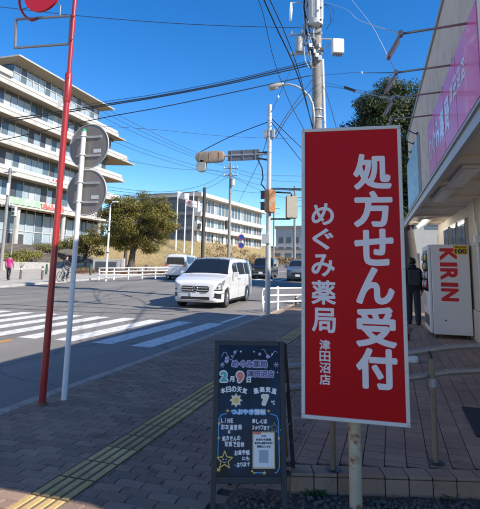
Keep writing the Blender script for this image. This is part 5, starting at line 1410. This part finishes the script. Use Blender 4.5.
leaves(q, C, 30, 1.0, .07, rg); o = q.build('russet_ground_cover', M_LEAF_R, None, tint=True); o['kind'] = 'stuff'; tag(o, 'low russet ground cover along the foot of the lawn', 'ground cover')
q = MB(); C = []
for k in range(150):
    px = rg.uniform(206, 300); D = rg.uniform(64, 110); v = at(px, 262, D); C.append((v.x, v.y, T(v.x, v.y) + .4 + rg.random() * .6, .8))
leaves(q, C, 34, 1.0, .15, rg); o = q.build('dry_scrub', M_LEAF_B, None, tint=True); o['kind'] = 'stuff'; tag(o, 'dry brown scrub on the bank beside the street', 'scrub')
# dry grass blades on the nearer lawn
q = MB()
for k in range(17000):
    px = rg.uniform(75, 262); D = rg.uniform(44, 98); v = at(px, 262, D)
    if v.x > -27.7: continue
    z = T(v.x, v.y) + .05; L_ = rg.uniform(.12, .40); a = rg.random() * 6.28; s_ = Vector((math.cos(a), math.sin(a), 0)) * .02; tp_ = Vector((rg.gauss(0, .06), rg.gauss(0, .06), L_))
    q.tint = rg.random(); p = Vector((v.x, v.y, z)); q.add([p - s_, p + s_, p + tp_], [(0, 1, 2)])
o = q.build('lawn_grass', tintmat('grass_blade', (.32, .24, .11), .35, .8, hue=(.26, .20, .08)), None, tint=True); o['kind'] = 'stuff'; tag(o, 'dry grass blades on the sloping lawn', 'grass')

# ------------------------------------------------------------------ large office building on the left
M_OFFW = mat('office_white', (.42, .405, .38), .8, .07, 2, col2=(.33, .305, .27), c2scale=.6)
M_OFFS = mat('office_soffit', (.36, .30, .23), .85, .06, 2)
M_OFFG = mat('office_glass', (.10, .14, .17), .06, .15, .5)
M_OFFB = mat('office_panel', (.30, .36, .40), .35, .1, 1)
M_OFFC = mat('office_blind', (.42, .43, .42), .5, .1, 1)
M_OFFD = mat('office_dark', (.06, .065, .075), .5, .1, 1)
M_MULL = mat('mullion_grey', (.45, .46, .46), .5, .05, 3)
FX = -50.0
of = thing('office_building', 'large white office block with stacked balconies on the left', 'building', (FX, 60, 3.0))
def ob(x0, x1, y0, y1, z0, z1, nm, m, parent=of, **k): q = MB(); q.bx(x0, x1, y0, y1, z0, z1); return q.build(nm, m, parent, world=True, **k)
ob(-75, FX - 1.56, 34, 77.4, 9.0, 26.2, 'core_wall', M_OFFD)
ob(-75, FX - 2.6, 34, 79.0, 1.0, 9.0, 'core_wall', M_OFFD)
levels = [9.3, 13.45, 17.5, 21.6, 25.7]
ends = [70.0, 68.0, 66.5, 82.5, 80.0]
ends = [80, 80.5, 81, 82.6, 78.6]
glass_x = FX - 1.45
pane_y = np.arange(36, 79.5, 1.3)
for li, (z, ye) in enumerate(zip(levels, ends)):
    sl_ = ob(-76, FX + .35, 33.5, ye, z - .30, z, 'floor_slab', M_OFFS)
    # pointed overhang of the slab at its far end
    q = MB(); q.prism([(FX + .35, ye + .002), (FX + .35, ye + (2.6 if li in (3, 4) else .8)), (FX - 9, ye + .002)], (0, 0, z - .28), (1, 0, 0), (0, 1, 0), .26); q.build('slab_tip', M_OFFS, sl_, world=True)
    ob(FX + .02, FX + .34, 33.5, ye - .02, z + .002, z + .40, 'parapet', M_OFFW, sl_)
    ob(FX - .02, FX + .40, 33.5, ye + .02, z + .402, z + .47, 'coping', M_OFFW, sl_)
    ob(FX + .06, FX + .10, 33.5, ye - .1, z + .472, z + 1.05, 'balustrade', M_MULL, sl_)
    ob(FX - 8, FX - .02, ye - .30, ye - .02, z + .002, z + .62, 'parapet_return', M_OFFW, sl_)
    ob(FX + .352, FX + .50, 33.5, ye - .02, z - .30, z - .05, 'drip_edge', M_OFFW, sl_)
    if li < 4:
        zt = levels[li + 1] - .31
        for k, y in enumerate(pane_y):
            if y + 1.3 > ye - 3: continue
            ob(glass_x - .05, glass_x, y + .04, y + 1.25, z + .02, zt - .5, 'window_pane', (M_OFFG, M_OFFB, M_OFFC, M_OFFD, M_OFFB)[(k * 3 + li * 2 + (k * k) % 3) % 5])
            if k % 2 == 0: ob(glass_x + .002, glass_x + .10, y - .05, y + .03, z + .02, zt, 'mullion', M_MULL)
        ob(glass_x - .06, glass_x + .04, 36, ye - 3, zt - .495, zt, 'window_head', M_OFFD)
# penthouse with a glass wall on two sides and an oversailing thin roof
ob(-68, FX - 1.4, 52.6, 74.2, 25.72, 29.6, 'penthouse_wall', M_OFFD)
for y in np.arange(52.7, 73.4, 1.32):
    ob(FX - 1.39, FX - 1.30, y + .05, y + 1.25, 26.7, 29.5, 'window_pane', M_OFFB if int(y * 3) % 3 else M_OFFG)
    ob(FX - 1.29, FX - 1.18, y - .05, y + .05, 25.75, 29.58, 'mullion', M_MULL)
ob(FX - 1.288, FX - 1.20, 52.7, 74.1, 28.45, 28.55, 'transom', M_MULL)
for x in np.arange(-67.8, FX - 2.0, 1.4):
    ob(x + .05, x + 1.33, 52.48, 52.59, 26.3, 29.5, 'window_pane', M_OFFG)
rf = ob(-70, FX + .75, 51.4, 76.0, 30.10, 30.32, 'roof', M_OFFW)
q = MB(); q.add([(FX + .7, 51.45, 30.09), (FX + .7, 75.95, 30.09), (FX - 1.3, 74.3, 29.62), (FX - 1.3, 52.5, 29.62), (-69.9, 51.45, 30.09), (-69.9, 52.5, 29.62)], [(0, 1, 2, 3), (0, 3, 5, 4)]); q.build('roof_soffit', M_OFFS, rf, world=True)
ob(-70, FX + .45, 33.5, 50.9, 26.76, 27.5, 'terrace_parapet', M_OFFW)
# entrance hall
for z0, z1 in ((3.2, 5.9), (6.0, 8.6)):
    for y in np.arange(36, 79, 1.9):
        ob(FX - 2.35, FX - 2.25, y + .06, y + 1.84, z0, z1, 'lobby_pane', M_OFFB if (int(y * 10) + int(z0)) % 3 else M_OFFG)
for y in np.arange(36, 79.5, 1.9): ob(FX - 2.24, FX - 2.10, y - .06, y + .06, 3.0, 8.98, 'lobby_mullion', M_MULL)
ob(FX - 2.238, FX - 2.14, 36, 79.2, 5.88, 6.0, 'lobby_transom', M_MULL)
dr = ob(FX - 2.09, FX - 2.02, 55.2, 58.6, 3.1, 5.6, 'entrance_frame', M_MULL)
for k in range(2): ob(FX - 2.015, FX - 1.98, 55.35 + 1.6 * k, 56.85 + 1.6 * k, 3.15, 5.45, 'door_leaf', M_OFFD, dr)
for y in (45, 55, 65, 75): q = MB(); q.cyl((FX - .3, y, 1.5), (FX - .3, y, 8.99), .35, None, 14); q.build('column', M_OFFW, of, world=True, smooth='auto')
ob(-76, FX + 1.0, 33.5, 82, .0, 3.05, 'plinth', M_CONC)
# banners hung on the balconies
for y0, y1, z0, z1, c, lab in ((52.4, 58.6, 9.35, 10.3, (.30, .46, .30), 'pale green'), (58.9, 64.0, 9.35, 10.3, (.62, .12, .10), 'red')):
    o = MB(); o.box((FX + .43, (y0 + y1) / 2, (z0 + z1) / 2), (.03, y1 - y0, z1 - z0)); o = o.build('balcony_banner', mat('banner_' + lab.replace(' ', '_'), c, .8, .1, 1, col2=(.62, .60, .56), c2scale=1.6, c2lo=.5, c2hi=.62)); tag(o, lab + ' banner hung along the lowest balcony of the office block', 'banner', 'balcony banners')
o = MB(); o.box((FX + .43, 61.8, 13.95), (.03, 3.4, .7)); o = o.build('balcony_banner', M_PAPER); tag(o, 'small white sign board on the second balcony of the office block', 'banner', 'balcony banners')
for k, y in enumerate((60.9, 61.6, 62.3)):
    q = MB(); q.box((FX + .46, y, 13.95), (.02, .4, .3)); q.build('red_mark', M_VRED, o)

# dark stair terrace in front of the office block
q = MB()
for k in range(15): q.bx(-44.0, -37.0 - .45 * k, 44, 66, .9 + .16 * k, .9 + .16 * (k + 1))
q = MB()
for k in range(15):
    x0 = -37.0 - .45 * k; q.bx(x0 - .46, x0, 45.5 - .2 * k, 63, .6, 1.0 + .17 * (k + 1))
tsx = thing('terrace_steps', 'dark stepped stone terrace leading up to the office block', 'steps', (-37, 52, .6))
q.build('stone_steps', mat('dark_stone', (.085, .075, .066), .9, .2, 2), tsx, world=True)
for k in range(15):
    x0 = -37.0 - .45 * k; q = MB(); q.bx(x0 - .10, x0 + .03, 45.5 - .2 * k, 63, 1.002 + .17 * (k + 1), 1.045 + .17 * (k + 1)); q.build('nosing', mat('step_nosing', (.24, .215, .185), .9, .2, 3), tsx, world=True)
o = MB(); o.bx(-36.9, -36.5, 38, 64, .4, 1.45); o = o.build('low_wall', M_CONC, bevel=.02); tag(o, 'low pale wall at the foot of the dark steps', 'wall')
# monument sign
a = at(92.5, 265, 47); e = at(121, 265, 47); mid = (a + e) / 2; gz = T(mid.x, mid.y)
mo = thing('monument_sign', 'long dark name panel in a pale stone frame at the foot of the tree', 'sign', (mid.x, mid.y, gz - .1), math.atan2(e.y - a.y, e.x - a.x))
w_ = (e - a).length
MB().bx(-w_ / 2, w_ / 2, .05, .35, 0, 1.35).build('stone_frame', M_CONC, mo, bevel=.02)
MB().bx(-w_ / 2 + .3, w_ / 2 - .45, .0, .046, .30, 1.10).build('dark_panel', M_OFFD, mo)
MB().bx(w_ / 2 + .003, w_ / 2 + .30, .0, .40, 0, 1.45).build('end_post', M_OFFW, mo, bevel=.02)

# ------------------------------------------------------------------ second long building on the rise
sa = R(8.0); B2 = Vector((-39.0, 95.0, 0))
sb = thing('school_building', 'long three-storey white building on the rise behind the flagpoles', 'building', (B2.x, B2.y, 6.0), -sa)
def s2(x0, x1, y0, y1, z0, z1, nm, m, parent=sb, **k): q = MB(); q.bx(x0, x1, y0, y1, z0 - 6.0, z1 - 6.0); return q.build(nm, m, parent, **k)
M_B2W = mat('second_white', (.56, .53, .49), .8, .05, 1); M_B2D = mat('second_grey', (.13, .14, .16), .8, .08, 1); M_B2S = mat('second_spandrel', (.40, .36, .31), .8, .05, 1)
s2(-16, -1.2, .6, 36.5, 3.0, 16.2, 'core', M_B2S)
for z in (9.35, 12.5): 
    s2(-1.5, .2, .02, 37, z - .55, z + .35, 'balcony_band', M_B2W)
s2(-16, .5, -.4, 37.4, 16.2, 17.0, 'roof_band', M_B2W)
s2(-15.5, -.6, .0, 37, 17.02, 17.25, 'roof_deck', M_B2D)
for z0, z1 in ((6.6, 8.75), (9.75, 11.9), (12.9, 16.0)):
    for k, y in enumerate(np.arange(1.5, 36, 1.75)):
        s2(-1.19, -1.13, y + .08, y + 1.45, z0 + .3, z1 - .15, 'window_pane', M_OFFG if k % 4 else M_OFFB)
        s2(-1.19, -1.0, y + 1.5, y + 1.72, z0, z1 - .02, 'pilaster', M_B2W)
    s2(-1.185, -.9, .62, 1.4, z0, z1 - .02, 'corner_pier', M_B2W)
# grey end wall facing the camera with recessed bands
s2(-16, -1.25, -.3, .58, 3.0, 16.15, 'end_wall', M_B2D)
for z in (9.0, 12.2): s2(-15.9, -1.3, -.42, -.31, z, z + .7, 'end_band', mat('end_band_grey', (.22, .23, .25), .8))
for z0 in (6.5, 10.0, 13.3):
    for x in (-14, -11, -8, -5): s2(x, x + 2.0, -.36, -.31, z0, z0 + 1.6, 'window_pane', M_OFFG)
# storage wall of doors on its ground floor
for k in range(5): s2(-.98, -.90, 3 + 5 * k, 4.2 + 5 * k, 6.3, 8.4, 'door', M_B2W)

# distant buildings at the end of the street
fb = thing('distant_building', 'pale grey box building far up the street', 'building', (-28.5, 150, T(-28.5, 150) - 1), -R(8))
MB().bx(-7, 16, 0, 14, 0, 10.2).build('wall', mat('far_grey', (.40, .41, .43), .8, .04, 1), fb)
MB().bx(-7.4, 16.4, -.4, 14.4, 10.202, 11.0).build('roof', mat('far_roof', (.26, .24, .22), .8), fb)
for z in (2.5, 5.6): 
    for x in np.arange(-6, 15, 2.6): MB().bx(x, x + 1.7, -.06, -.004, z, z + 1.8).build('window_pane', M_OFFG, fb)
fb = thing('distant_building', 'low white building at the end of the street below the grey one', 'building', (-22, 125, T(-22, 125) - .6), -R(6))
MB().bx(-9, 12, 0, 8, 0, 3.4).build('wall', M_B2W, fb)
MB().bx(-9.3, 12.3, -.3, 8.3, 3.402, 3.75).build('roof', M_B2D, fb)
for x in np.arange(-8, 11, 3.0): MB().bx(x, x + 1.8, -.05, -.004, 1.0, 2.5).build('window_pane', M_OFFG, fb)
fb = thing('corner_house', 'cream house with a yellow shop board beyond the street tree', 'building', (6.4, 46, zr(46) - .2), R(2))
MB().bx(-6.5, 8, 0, 10, 0, 7.6).build('wall', mat('house_cream', (.60, .56, .48), .85, .08, 2), fb)
MB().bx(-6.8, 8.3, -.3, 10.3, 7.602, 7.95).build('roof', M_B2D, fb)
MB().bx(-5.4, -4.6, -.12, -.004, 2.45, 3.0).build('shop_board', mat('board_yellow', (.65, .36, .04), .6), fb)
for x in (-5.8, -3.4, -1, 1.6, 4.4):
    w = MB(); w.bx(x, x + 1.6, -.06, -.004, 4.6, 6.2); w = w.build('window', M_TRIM, fb); MB().bx(x + .08, x + 1.52, -.07, -.062, 4.68, 6.12).build('pane', M_OFFG, w)
    w = MB(); w.bx(x, x + 1.8, -.06, -.004, .5, 2.4); w = w.build('window', M_TRIM, fb); MB().bx(x + .08, x + 1.72, -.07, -.062, .58, 2.32).build('pane', M_OFFG, w)

# ------------------------------------------------------------------ flagpoles, far posts, bollards, fences
for i, (px, ptop, pbase) in enumerate(((176, 190, 240), (184.3, 198, 241), (192, 190, 243))):
    base = at(px, pbase, 80); top = at(px + .6, ptop, 80); gz = T(base.x, base.y)
    t = thing('flagpole', ('left flagpole with a white flag near its top', 'middle flagpole, the shortest of the three', 'right flagpole nearest the white building')[i], 'flagpole', (base.x, base.y, gz), 0, 'three flagpoles')
    q = MB(); q.tube([(0, 0, 0), (0, 0, top.z - gz)], [.14, .08], 10); q.build('pole', M_WHITEP, t, smooth='auto')
    q = MB(); q.tube([(0, 0, top.z - gz), (0, 0, top.z - gz + .16)], [.10, .04], 10); q.build('finial', M_TRIM, t)
    if i < 2:
        hgt = top.z - gz
        z0 = hgt - (.1 if i == 0 else -.9)
        if i == 1: z0 = hgt - .1
        q = MB(); q.grid([[(.08 + 1.9 * a / 8, .25 * math.sin(a * .9), z0 - 1.15 + 1.15 * b_ / 4 - .045 * a + .05 * math.sin(a)) for b_ in range(5)] for a in range(9)])
        o = q.build('flag', mat('flag_white', (.72, .72, .72), .8) if i == 0 else mat('flag_mixed', (.70, .68, .70), .8, .1, 2, col2=(.45, .15, .2), c2scale=1.0, c2lo=.55, c2hi=.6), t, smooth=True)
        o.modifiers.new('thick', 'SOLIDIFY').thickness = .01
def polething(name, label, px, pyb, pxt, pyt, D, r0_, r1_, m, cat='pole', group=None, base_z=None):
    b_ = at(px, pyb, D); gz = T(b_.x, b_.y) if base_z is None else base_z
    tp_ = onplane(pxt, pyt, (b_.x, b_.y, 0), Vector((f0.x, f0.y, 0)).normalized())
    t = thing(name, label, cat, (b_.x, b_.y, gz), 0, group); H_ = tp_.z - gz
    q = MB(); q.tube([(0, 0, -.3), (0, 0, H_)], [r0_, r1_], 12); q.build('pole', m, t, smooth='auto')
    return t, H_, Vector((b_.x, b_.y, gz))
def crossarms(t, H_, zs, L_, m=M_FRAMEG):
    for z in zs:
        q = MB(); q.box((0, 0, H_ - z), (L_, .09, .10)); ca = q.build('crossarm', m, t)
        for x in (-.45, -.15, .2, .45): q = MB(); q.tube([(x * L_, 0, H_ - z + .05), (x * L_, 0, H_ - z + .3)], [.05, .03], 6); q.build('insulator', M_WHITEP, ca)
M_PDARK = mat('pole_dark', (.05, .048, .046), .8, .2, 3)
M_PMID = mat('pole_mid', (.24, .23, .22), .8, .15, 3)
t, H_, P2 = polething('utility_pole', 'slim utility pole with crossarms in front of the long white building', 228.5, 262, 230.5, 163, 58, .20, .14, M_PMID, 'utility pole')
crossarms(t, H_, (.7, 1.6), 1.9)
q = MB(); q.tube([(.32, -.1, H_ - 2.9), (.32, -.1, H_ - 2.0)], .26, 12); q.build('transformer', M_TRANS, t, smooth='auto')
q = MB(); q.tube([(-.3, -.1, H_ - 8.2), (-.3, -.1, H_ - 7.2)], .22, 10); q.build('equipment_box', M_PDARK, t)
t, H_, P3 = polething('utility_pole', 'black pole right of the three flagpoles', 202.5, 256, 203, 187.5, 52, .20, .17, M_PDARK, 'utility pole')
q = MB(); q.box((-.35, 0, 1.0), (.5, .3, .9)); q.build('equipment_box', M_FRAMEG, t)
q = MB(); q.tube([(-.5, -.05, H_ - 4.6), (-.5, -.05, H_ - 4.0)], .2, 8); q.build('loose_coil', M_PDARK, t)
t, H_, P4 = polething('utility_pole', 'dark utility pole at the left picture edge before the office block', 2.2, 254, 4.2, 168, 44, .17, .13, M_PMID, 'utility pole')
crossarms(t, H_, (.4, 3.6), 1.3)
q = MB(); q.tube([(.15, -.25, H_ - 2.6), (.15, -.25, H_ - 1.5)], .14, 10); q.build('switch_can', M_WHITEP, t, smooth='auto')
t, H_, P5 = polething('utility_pole', 'thin far utility pole close to the left edge of the red sign', 294.5, 262, 296, 186, 78, .22, .15, M_PMID, 'utility pole')
crossarms(t, H_, (.8, 2.0, 3.4), 2.6)
t, H_, P6 = polething('utility_pole', 'thin far utility pole just right of the signal pole', 273.5, 260, 273.2, 205, 105, .22, .15, M_PMID, 'utility pole')
crossarms(t, H_, (.8, 2.0), 2.6)
t, H_, _p = polething('lamp_post', 'slender white lamp post behind the far white railing', 105.6, 283, 109.8, 205, 34, .085, .055, M_WHITEP, 'lamp post')
q = MB(); q.tube([(0, 0, H_), (.08, 0, H_ + .12), (.25, -.05, H_ + .2)], .03, 8); ar = q.build('arm', M_WHITEP, t, smooth=True)
q = MB(); q.box((.42, -.08, H_ + .22), (.45, .16, .09)); q.build('lamp_head', M_WHITEP, t, bevel=.02)
for z in (1.9, 3.4): q = MB(); q.tube([(0, 0, z), (0, 0, z + .08)], .10, 10); q.build('band', M_DARK, t)
t, H_, _p = polething('no_parking_sign', 'two small round blue signs on a thin far post', 241, 262, 241, 232, 60, .045, .04, M_PMID, 'road sign')
for px_, py_ in ((0, 237.2), (0, 245.5)):
    z = onplane(241, py_, _p, Vector((f0.x, f0.y, 0)).normalized()).z - _p.z
    q = MB(); q.prism(circ(.34, 24), (0, -.07, z), (1, .3, 0), (0, 0, 1), .02); d = q.build('sign_disc', mat('disc_blue', (.02, .05, .28), .5), t)
    q = MB(); q.tube([(.33 * math.cos(a), .33 * math.cos(a) * .3 - .095, z + .33 * math.sin(a)) for a in np.linspace(0, 6.283, 25)], .035, 6, False); q.build('red_rim', mat('rim_red', (.45, .03, .05), .5), d)
t, H_, _p = polething('walk_signal', 'distant pedestrian signal head on a thin post left of the red pole', 11.3, 252, 11.8, 214, 46, .07, .06, M_PMID, 'pedestrian signal')
q = MB(); q.box((0, -.12, H_ + .25), (.45, .3, .9)); hd = q.build('signal_head', mat('btn_pale', (.6, .6, .56), .5), t, bevel=.04)
for dz in (.2, -.2): q = MB(); q.box((0, -.28, H_ + .25 + dz), (.28, .03, .28)); q.build('lens', M_LENS, hd)
# second corner signal far right of the pole (small)
# bollards on the far pavement
def bollard(px, py, D, h_, r_, m, lab, group='far bollards', band=True):
    v = at(px, py, D); gz = zr(v.y) + .05
    t = thing('bollard', lab, 'bollard', (v.x, v.y, gz), 0, group)
    q = MB(); q.tube([(0, 0, 0), (0, 0, h_ * .93), (0, 0, h_)], [r_, r_, r_ * .5], 12); q.build('post', m, t, smooth='auto')
    if band: q = MB(); q.tube([(0, 0, h_ * .72), (0, 0, h_ * .82)], r_ * 1.06, 12); q.build('reflective_band', M_WHITEP, t)
    return t
M_BOLL = mat('bollard_brown', (.11, .085, .07), .6, .1, 8)
D_ = lambda py: 1.45 * 480 / (py - 262.0)
bollard(19.8, 284.3, 33, .92, .075, M_BOLL, 'brown bollard nearest the magenta-jacketed person')
bollard(41.4, 285, 33, .92, .075, M_BOLL, 'brown bollard just left of the red pole')
bollard(46, 276.5, 40, .85, .09, mat('bollard_green', (.03, .07, .04), .6), 'dark green bollard behind the brown ones', band=False)
bollard(90.3, 275, 40, .85, .09, mat('bollard_green', (.03, .07, .04), .6), 'dark green bollard right of the white sign pole', band=False)
bollard(146, 273, 42, .85, .09, M_PDARK, 'black bollard behind the far white railing', band=False)
bollard(181.5, 257, 56, .85, .16, M_PDARK, 'left of two dark posts just above the rear van', band=False)
# far white railing
fa = at(98.3, 285.5, 33); fe = at(168, 279.5, 36.5)
fr_ = thing('far_railing', 'white three-bar railing along the far kerb', 'guard rail', (fa.x, fa.y, zr(fa.y) + .05))
n_ = 5
d = (fe - fa); d.z = 0
for k in range(n_ + 1):
    p = d * (k / n_); gz = zr(fa.y + p.y) - zr(fa.y)
    q = MB(); q.tube([p + Vector((0, 0, gz)), p + Vector((0, 0, gz + .86))], .055, 10); q.build('post', M_WHITEP, fr_, smooth='auto')
for z in (.34, .58, .82):
    q = MB(); q.tube([d * (k / n_) + Vector((.05, -.06, zr(fa.y + d.y * k / n_) - zr(fa.y) + z)) for k in range(n_ + 1)], .036, 8); q.build('rail', M_WHITEP, fr_, smooth=True)

# ------------------------------------------------------------------ overhead cables
def cable(label, pts, r_=.016, sag=0.0, name='overhead_cable', group='overhead cables', m=M_CABLE):
    P = [p if isinstance(p, Vector) else at(*p) for p in pts]
    if len(P) == 2:
        n = 14; P = [P[0].lerp(P[1], k / n) - Vector((0, 0, sag * 4 * (k / n) * (1 - k / n))) for k in range(n + 1)]
    else:
        Q = []
        for i in range(len(P) - 1):
            p0, p1_, p2_, p3 = P[max(i - 1, 0)], P[i], P[i + 1], P[min(i + 2, len(P) - 1)]
            for k in range(8):
                t = k / 8; Q.append(.5 * ((2 * p1_) + (p2_ - p0) * t + (2 * p0 - 5 * p1_ + 4 * p2_ - p3) * t * t + (3 * p1_ - p0 - 3 * p2_ + p3) * t ** 3))
        P = Q + [P[-1]]
    c0 = P[0]; q = MB(); q.tube([p - c0 for p in P], r_, 6)
    o = q.build(name, m, smooth=True); o.location = c0
    return tag(o, label, 'cable', group)
UD = 21.2
cable('thick twisted cable bundle running left from the utility pole, upper strand', [(-60, 128, 24), (0, 120, 23), (60, 111.5, 22.5), (110, 103.5, 22), (160, 95.5, 21.6), (230, 82, 21.4), (313, 62, UD)], .026)
cable('thick twisted cable bundle running left from the utility pole, lower strand', [(-60, 131, 24), (0, 122.5, 23), (60, 113.5, 22.5), (110, 105, 22), (160, 96.8, 21.6), (230, 83.5, 21.4), (313, 64.5, UD)], .026)
cable('thin wire just above the thick twisted bundle on the left', [(85, 105, 24), (110, 101, 22.5), (160, 93.5, 21.8), (240, 78, 21.4), (313, 60, UD)], .013)
cable('single cable below the thick bundle, ending under the lamp arm', [(-60, 151, 23), (0, 140.5, 22.5), (60, 127, 22), (110, 116.5, 21.6), (160, 107.5, 21.4), (230, 93, 21.2), (269, 84.5, 21.1), (313, 75, UD)], .020)
cable('thin wire high across the sky at the top left', [(-40, 3, 22), (0, 7, 22), (75, 15.5, 21.6), (160, 22.5, 21.4), (230, 26, 21.3), (306, 28, UD)], .014)
cable('heavy cable dropping from the top edge to the pole behind the red sign', [(255, -20, 15), (264, 0, 16), (278, 31, 17.5), (293, 63, 19.5), (304, 95, 20.6), (314, 133, 21)], .026)
cable('second heavy cable dropping beside the first from the top edge', [(262, -20, 15), (270, 0, 16), (284, 31, 17.5), (297, 66, 19.5), (306, 100, 20.6), (315, 140, 21)], .018)
cable('thin wire slanting from the top edge down to the red sign', [(250, -18, 14.5), (262, 10, 16), (274, 60, 18), (290, 103, 20), (310, 140, 22)], .012)
cable('span wire from the signal pole top down left to the traffic light', [TB + tp(268, 122), TB + tp(232, 136), TB + tp(200, 152)], .014)
cable('wire from the signal pole rising right to the utility pole, upper of two', [(272, 140, 16), (288, 113, 18), (312, 80, UD)], .016)
cable('wire from the signal pole rising right to the utility pole, lower of two', [(276, 138, 16), (291, 113, 18), (313, 88, UD)], .016)
cable('wire falling right from the signal pole to behind the sign, upper of two', [(272, 119, 15.6), (287, 134, 18), (308, 154, 22)], .014)
cable('wire falling right from the signal pole to behind the sign, lower of two', [(272, 123, 15.6), (284, 139, 18), (303, 163, 22)], .014)
cable('thin wire with a white insulator between signal pole and lamp arm', [(271, 113, 15.6), (278, 98, 17), (290, 72, 19), (311, 30, UD)], .010)
ins = at(278.3, 97, 17); 
q = MB(); q.tube([(0, 0, -.06), (0, 0, 0), (0, 0, .06)], [.02, .04, .02], 8); o = q.build('insulator_bead', M_WHITEP, smooth=True); o.location = ins; tag(o, 'white insulator on the thin wire below the lamp arm', 'insulator')
for i, (a, e) in enumerate((((60, 82, 46), (195, 152, 58)), ((60, 88, 46), (195, 155, 58)), ((70, 100, 46), (195, 157.5, 58)), ((90, 126, 46), (195, 165.5, 58)), ((90, 131, 46), (195, 169, 58)), ((120, 159, 46), (228, 172, 58)))):
    cable('far wire descending right past the office block, number %s from the top' % ('one', 'two', 'three', 'four', 'five', 'six')[i], [a, ((a[0] + e[0]) / 2, (a[1] + e[1]) / 2 + 3, 52), e, (229.5, e[1] + 9, 58.5)], .020, group='far wires')
cable('far wire crossing the sky level with the traffic light', [(100, 126, 50), (160, 130, 55), (230, 136.5, 60), (300, 139, 70)], .022, group='far wires')
for i, (y0, y1) in enumerate(((168, 176), (171, 182), (176, 189), (190, 190), (176, 200))):
    cable('far wire between the crossarm pole and the pole by the red sign, %s' % ('topmost', 'second', 'third', 'fourth', 'lowest')[i], [(231, y0, 58), (262, (y0 + y1) / 2 + 3, 68), (296, y1, 78), (330, y1 + 2, 90)], .022, group='far wires')
for i, (y0, y1) in enumerate(((196, 170), (199, 176), (203, 204))):
    cable('far wire from the left over the flagpoles to the crossarm pole, %s' % ('upper', 'middle', 'lower')[i], [(100, y0 - 10, 50), (160, y0 - 4, 52), (203, (y0 + y1) / 2 + 2, 54), (229, y1, 58)], .020, group='far wires')
cable('diagonal far wire rising from the school roof to the signal pole', [(232, 215, 58), (255, 170, 30), (268, 136, 15.7)], .014, group='far wires')
# to the shop
cable('service cable from the utility pole to the shop wall, upper', [(324, 82, UD), (345, 87.5, 19), (378, 94, 15), FJ[2]], .008)
cable('service cable from the utility pole to the shop wall, lower', [(324, 86, UD), (345, 89, 19), (378, 98, 15), FJ[2] + Vector((0, 0, -.05))], .009)
cable('pale spiral-wrapped drop cable to the shop wall', [(350, 90.5, 18.5), (378, 96.2, 15), FJ[2] + Vector((0, 0, -.02))], .013, m=mat('cable_pale', (.30, .29, .27), .7))
q = MB(); a = at(344, 87, 19.2); e = at(356, 91.5, 18); q.tube([Vector(), (e - a) * .1, (e - a) * .9, e - a], [.02, .06, .06, .02], 8); o = q.build('cable_splice', M_CABLE, smooth=True); o.location = a; tag(o, 'black splice case on the cable right of the utility pole', 'splice')
cable('thin drop wire from the pole down behind the red sign', [(322, 86, 20.9), (326, 92, 20.7), (332, 112, 20.7), (338, 134, 21)], .012)
M_LINEW = mat('wire_pale', (.45, .45, .46), .5)
cable('pale thin wire from the top edge to the second floodlight', [(340, -18, 16), (352, 0, 14.5), (372, 26, 12.5), FJ[1]], .006, m=M_LINEW)
cable('pale thin wire from the top of the pole to the first floodlight', [(318, 0, UD), (345, 9, 17), at(345, 9, 17).lerp(FJ[0], .5) + Vector((0, 0, -.12)), FJ[0]], .006, m=M_LINEW)
cable('thin wire level across to the second floodlight', [(320, 75.5, UD), (350, 73, 17), at(350, 73, 17).lerp(FJ[1], .5), FJ[1]], .007)
for P_, lab in ((at(372, 26, 12.5).lerp(FJ[1], .8), 'white bead on the pale wire near the second floodlight'), (at(350, 73, 17).lerp(FJ[1], .5), 'white bead on the level wire above the tree')):
    q = MB(); q.tube([(0, 0, -.03), (0, 0, 0), (0, 0, .03)], [.012, .03, .012], 8); o = q.build('insulator_bead', M_WHITEP, smooth=True); o.location = P_; tag(o, lab, 'insulator')

# ------------------------------------------------------------------ added block, out of view on the left, bouncing warm sunlight into the shade
fb = thing('bounce_building', 'added cream building, unseen across the street on the left, bouncing warm light', 'building', (-25.0, -8, 0))
MB().bx(-12, 0, -26, 22, -.3, 13.5).build('wall', mat('block_cream', (.62, .56, .47), .85, .06, 1), fb)
MB().bx(-12.3, .3, -26.3, 22.3, 13.502, 13.9).build('roof', M_CONC, fb)
for zf in range(4):
    for y in np.arange(-25, 20, 3.4):
        w = MB(); w.bx(.003, .07, y, y + 1.9, 1.0 + 3.2 * zf, 2.7 + 3.2 * zf); w = w.build('window', M_TRIM, fb); MB().bx(.072, .08, y + .08, y + 1.82, 1.08 + 3.2 * zf, 2.62 + 3.2 * zf).build('pane', M_OFFG, w)
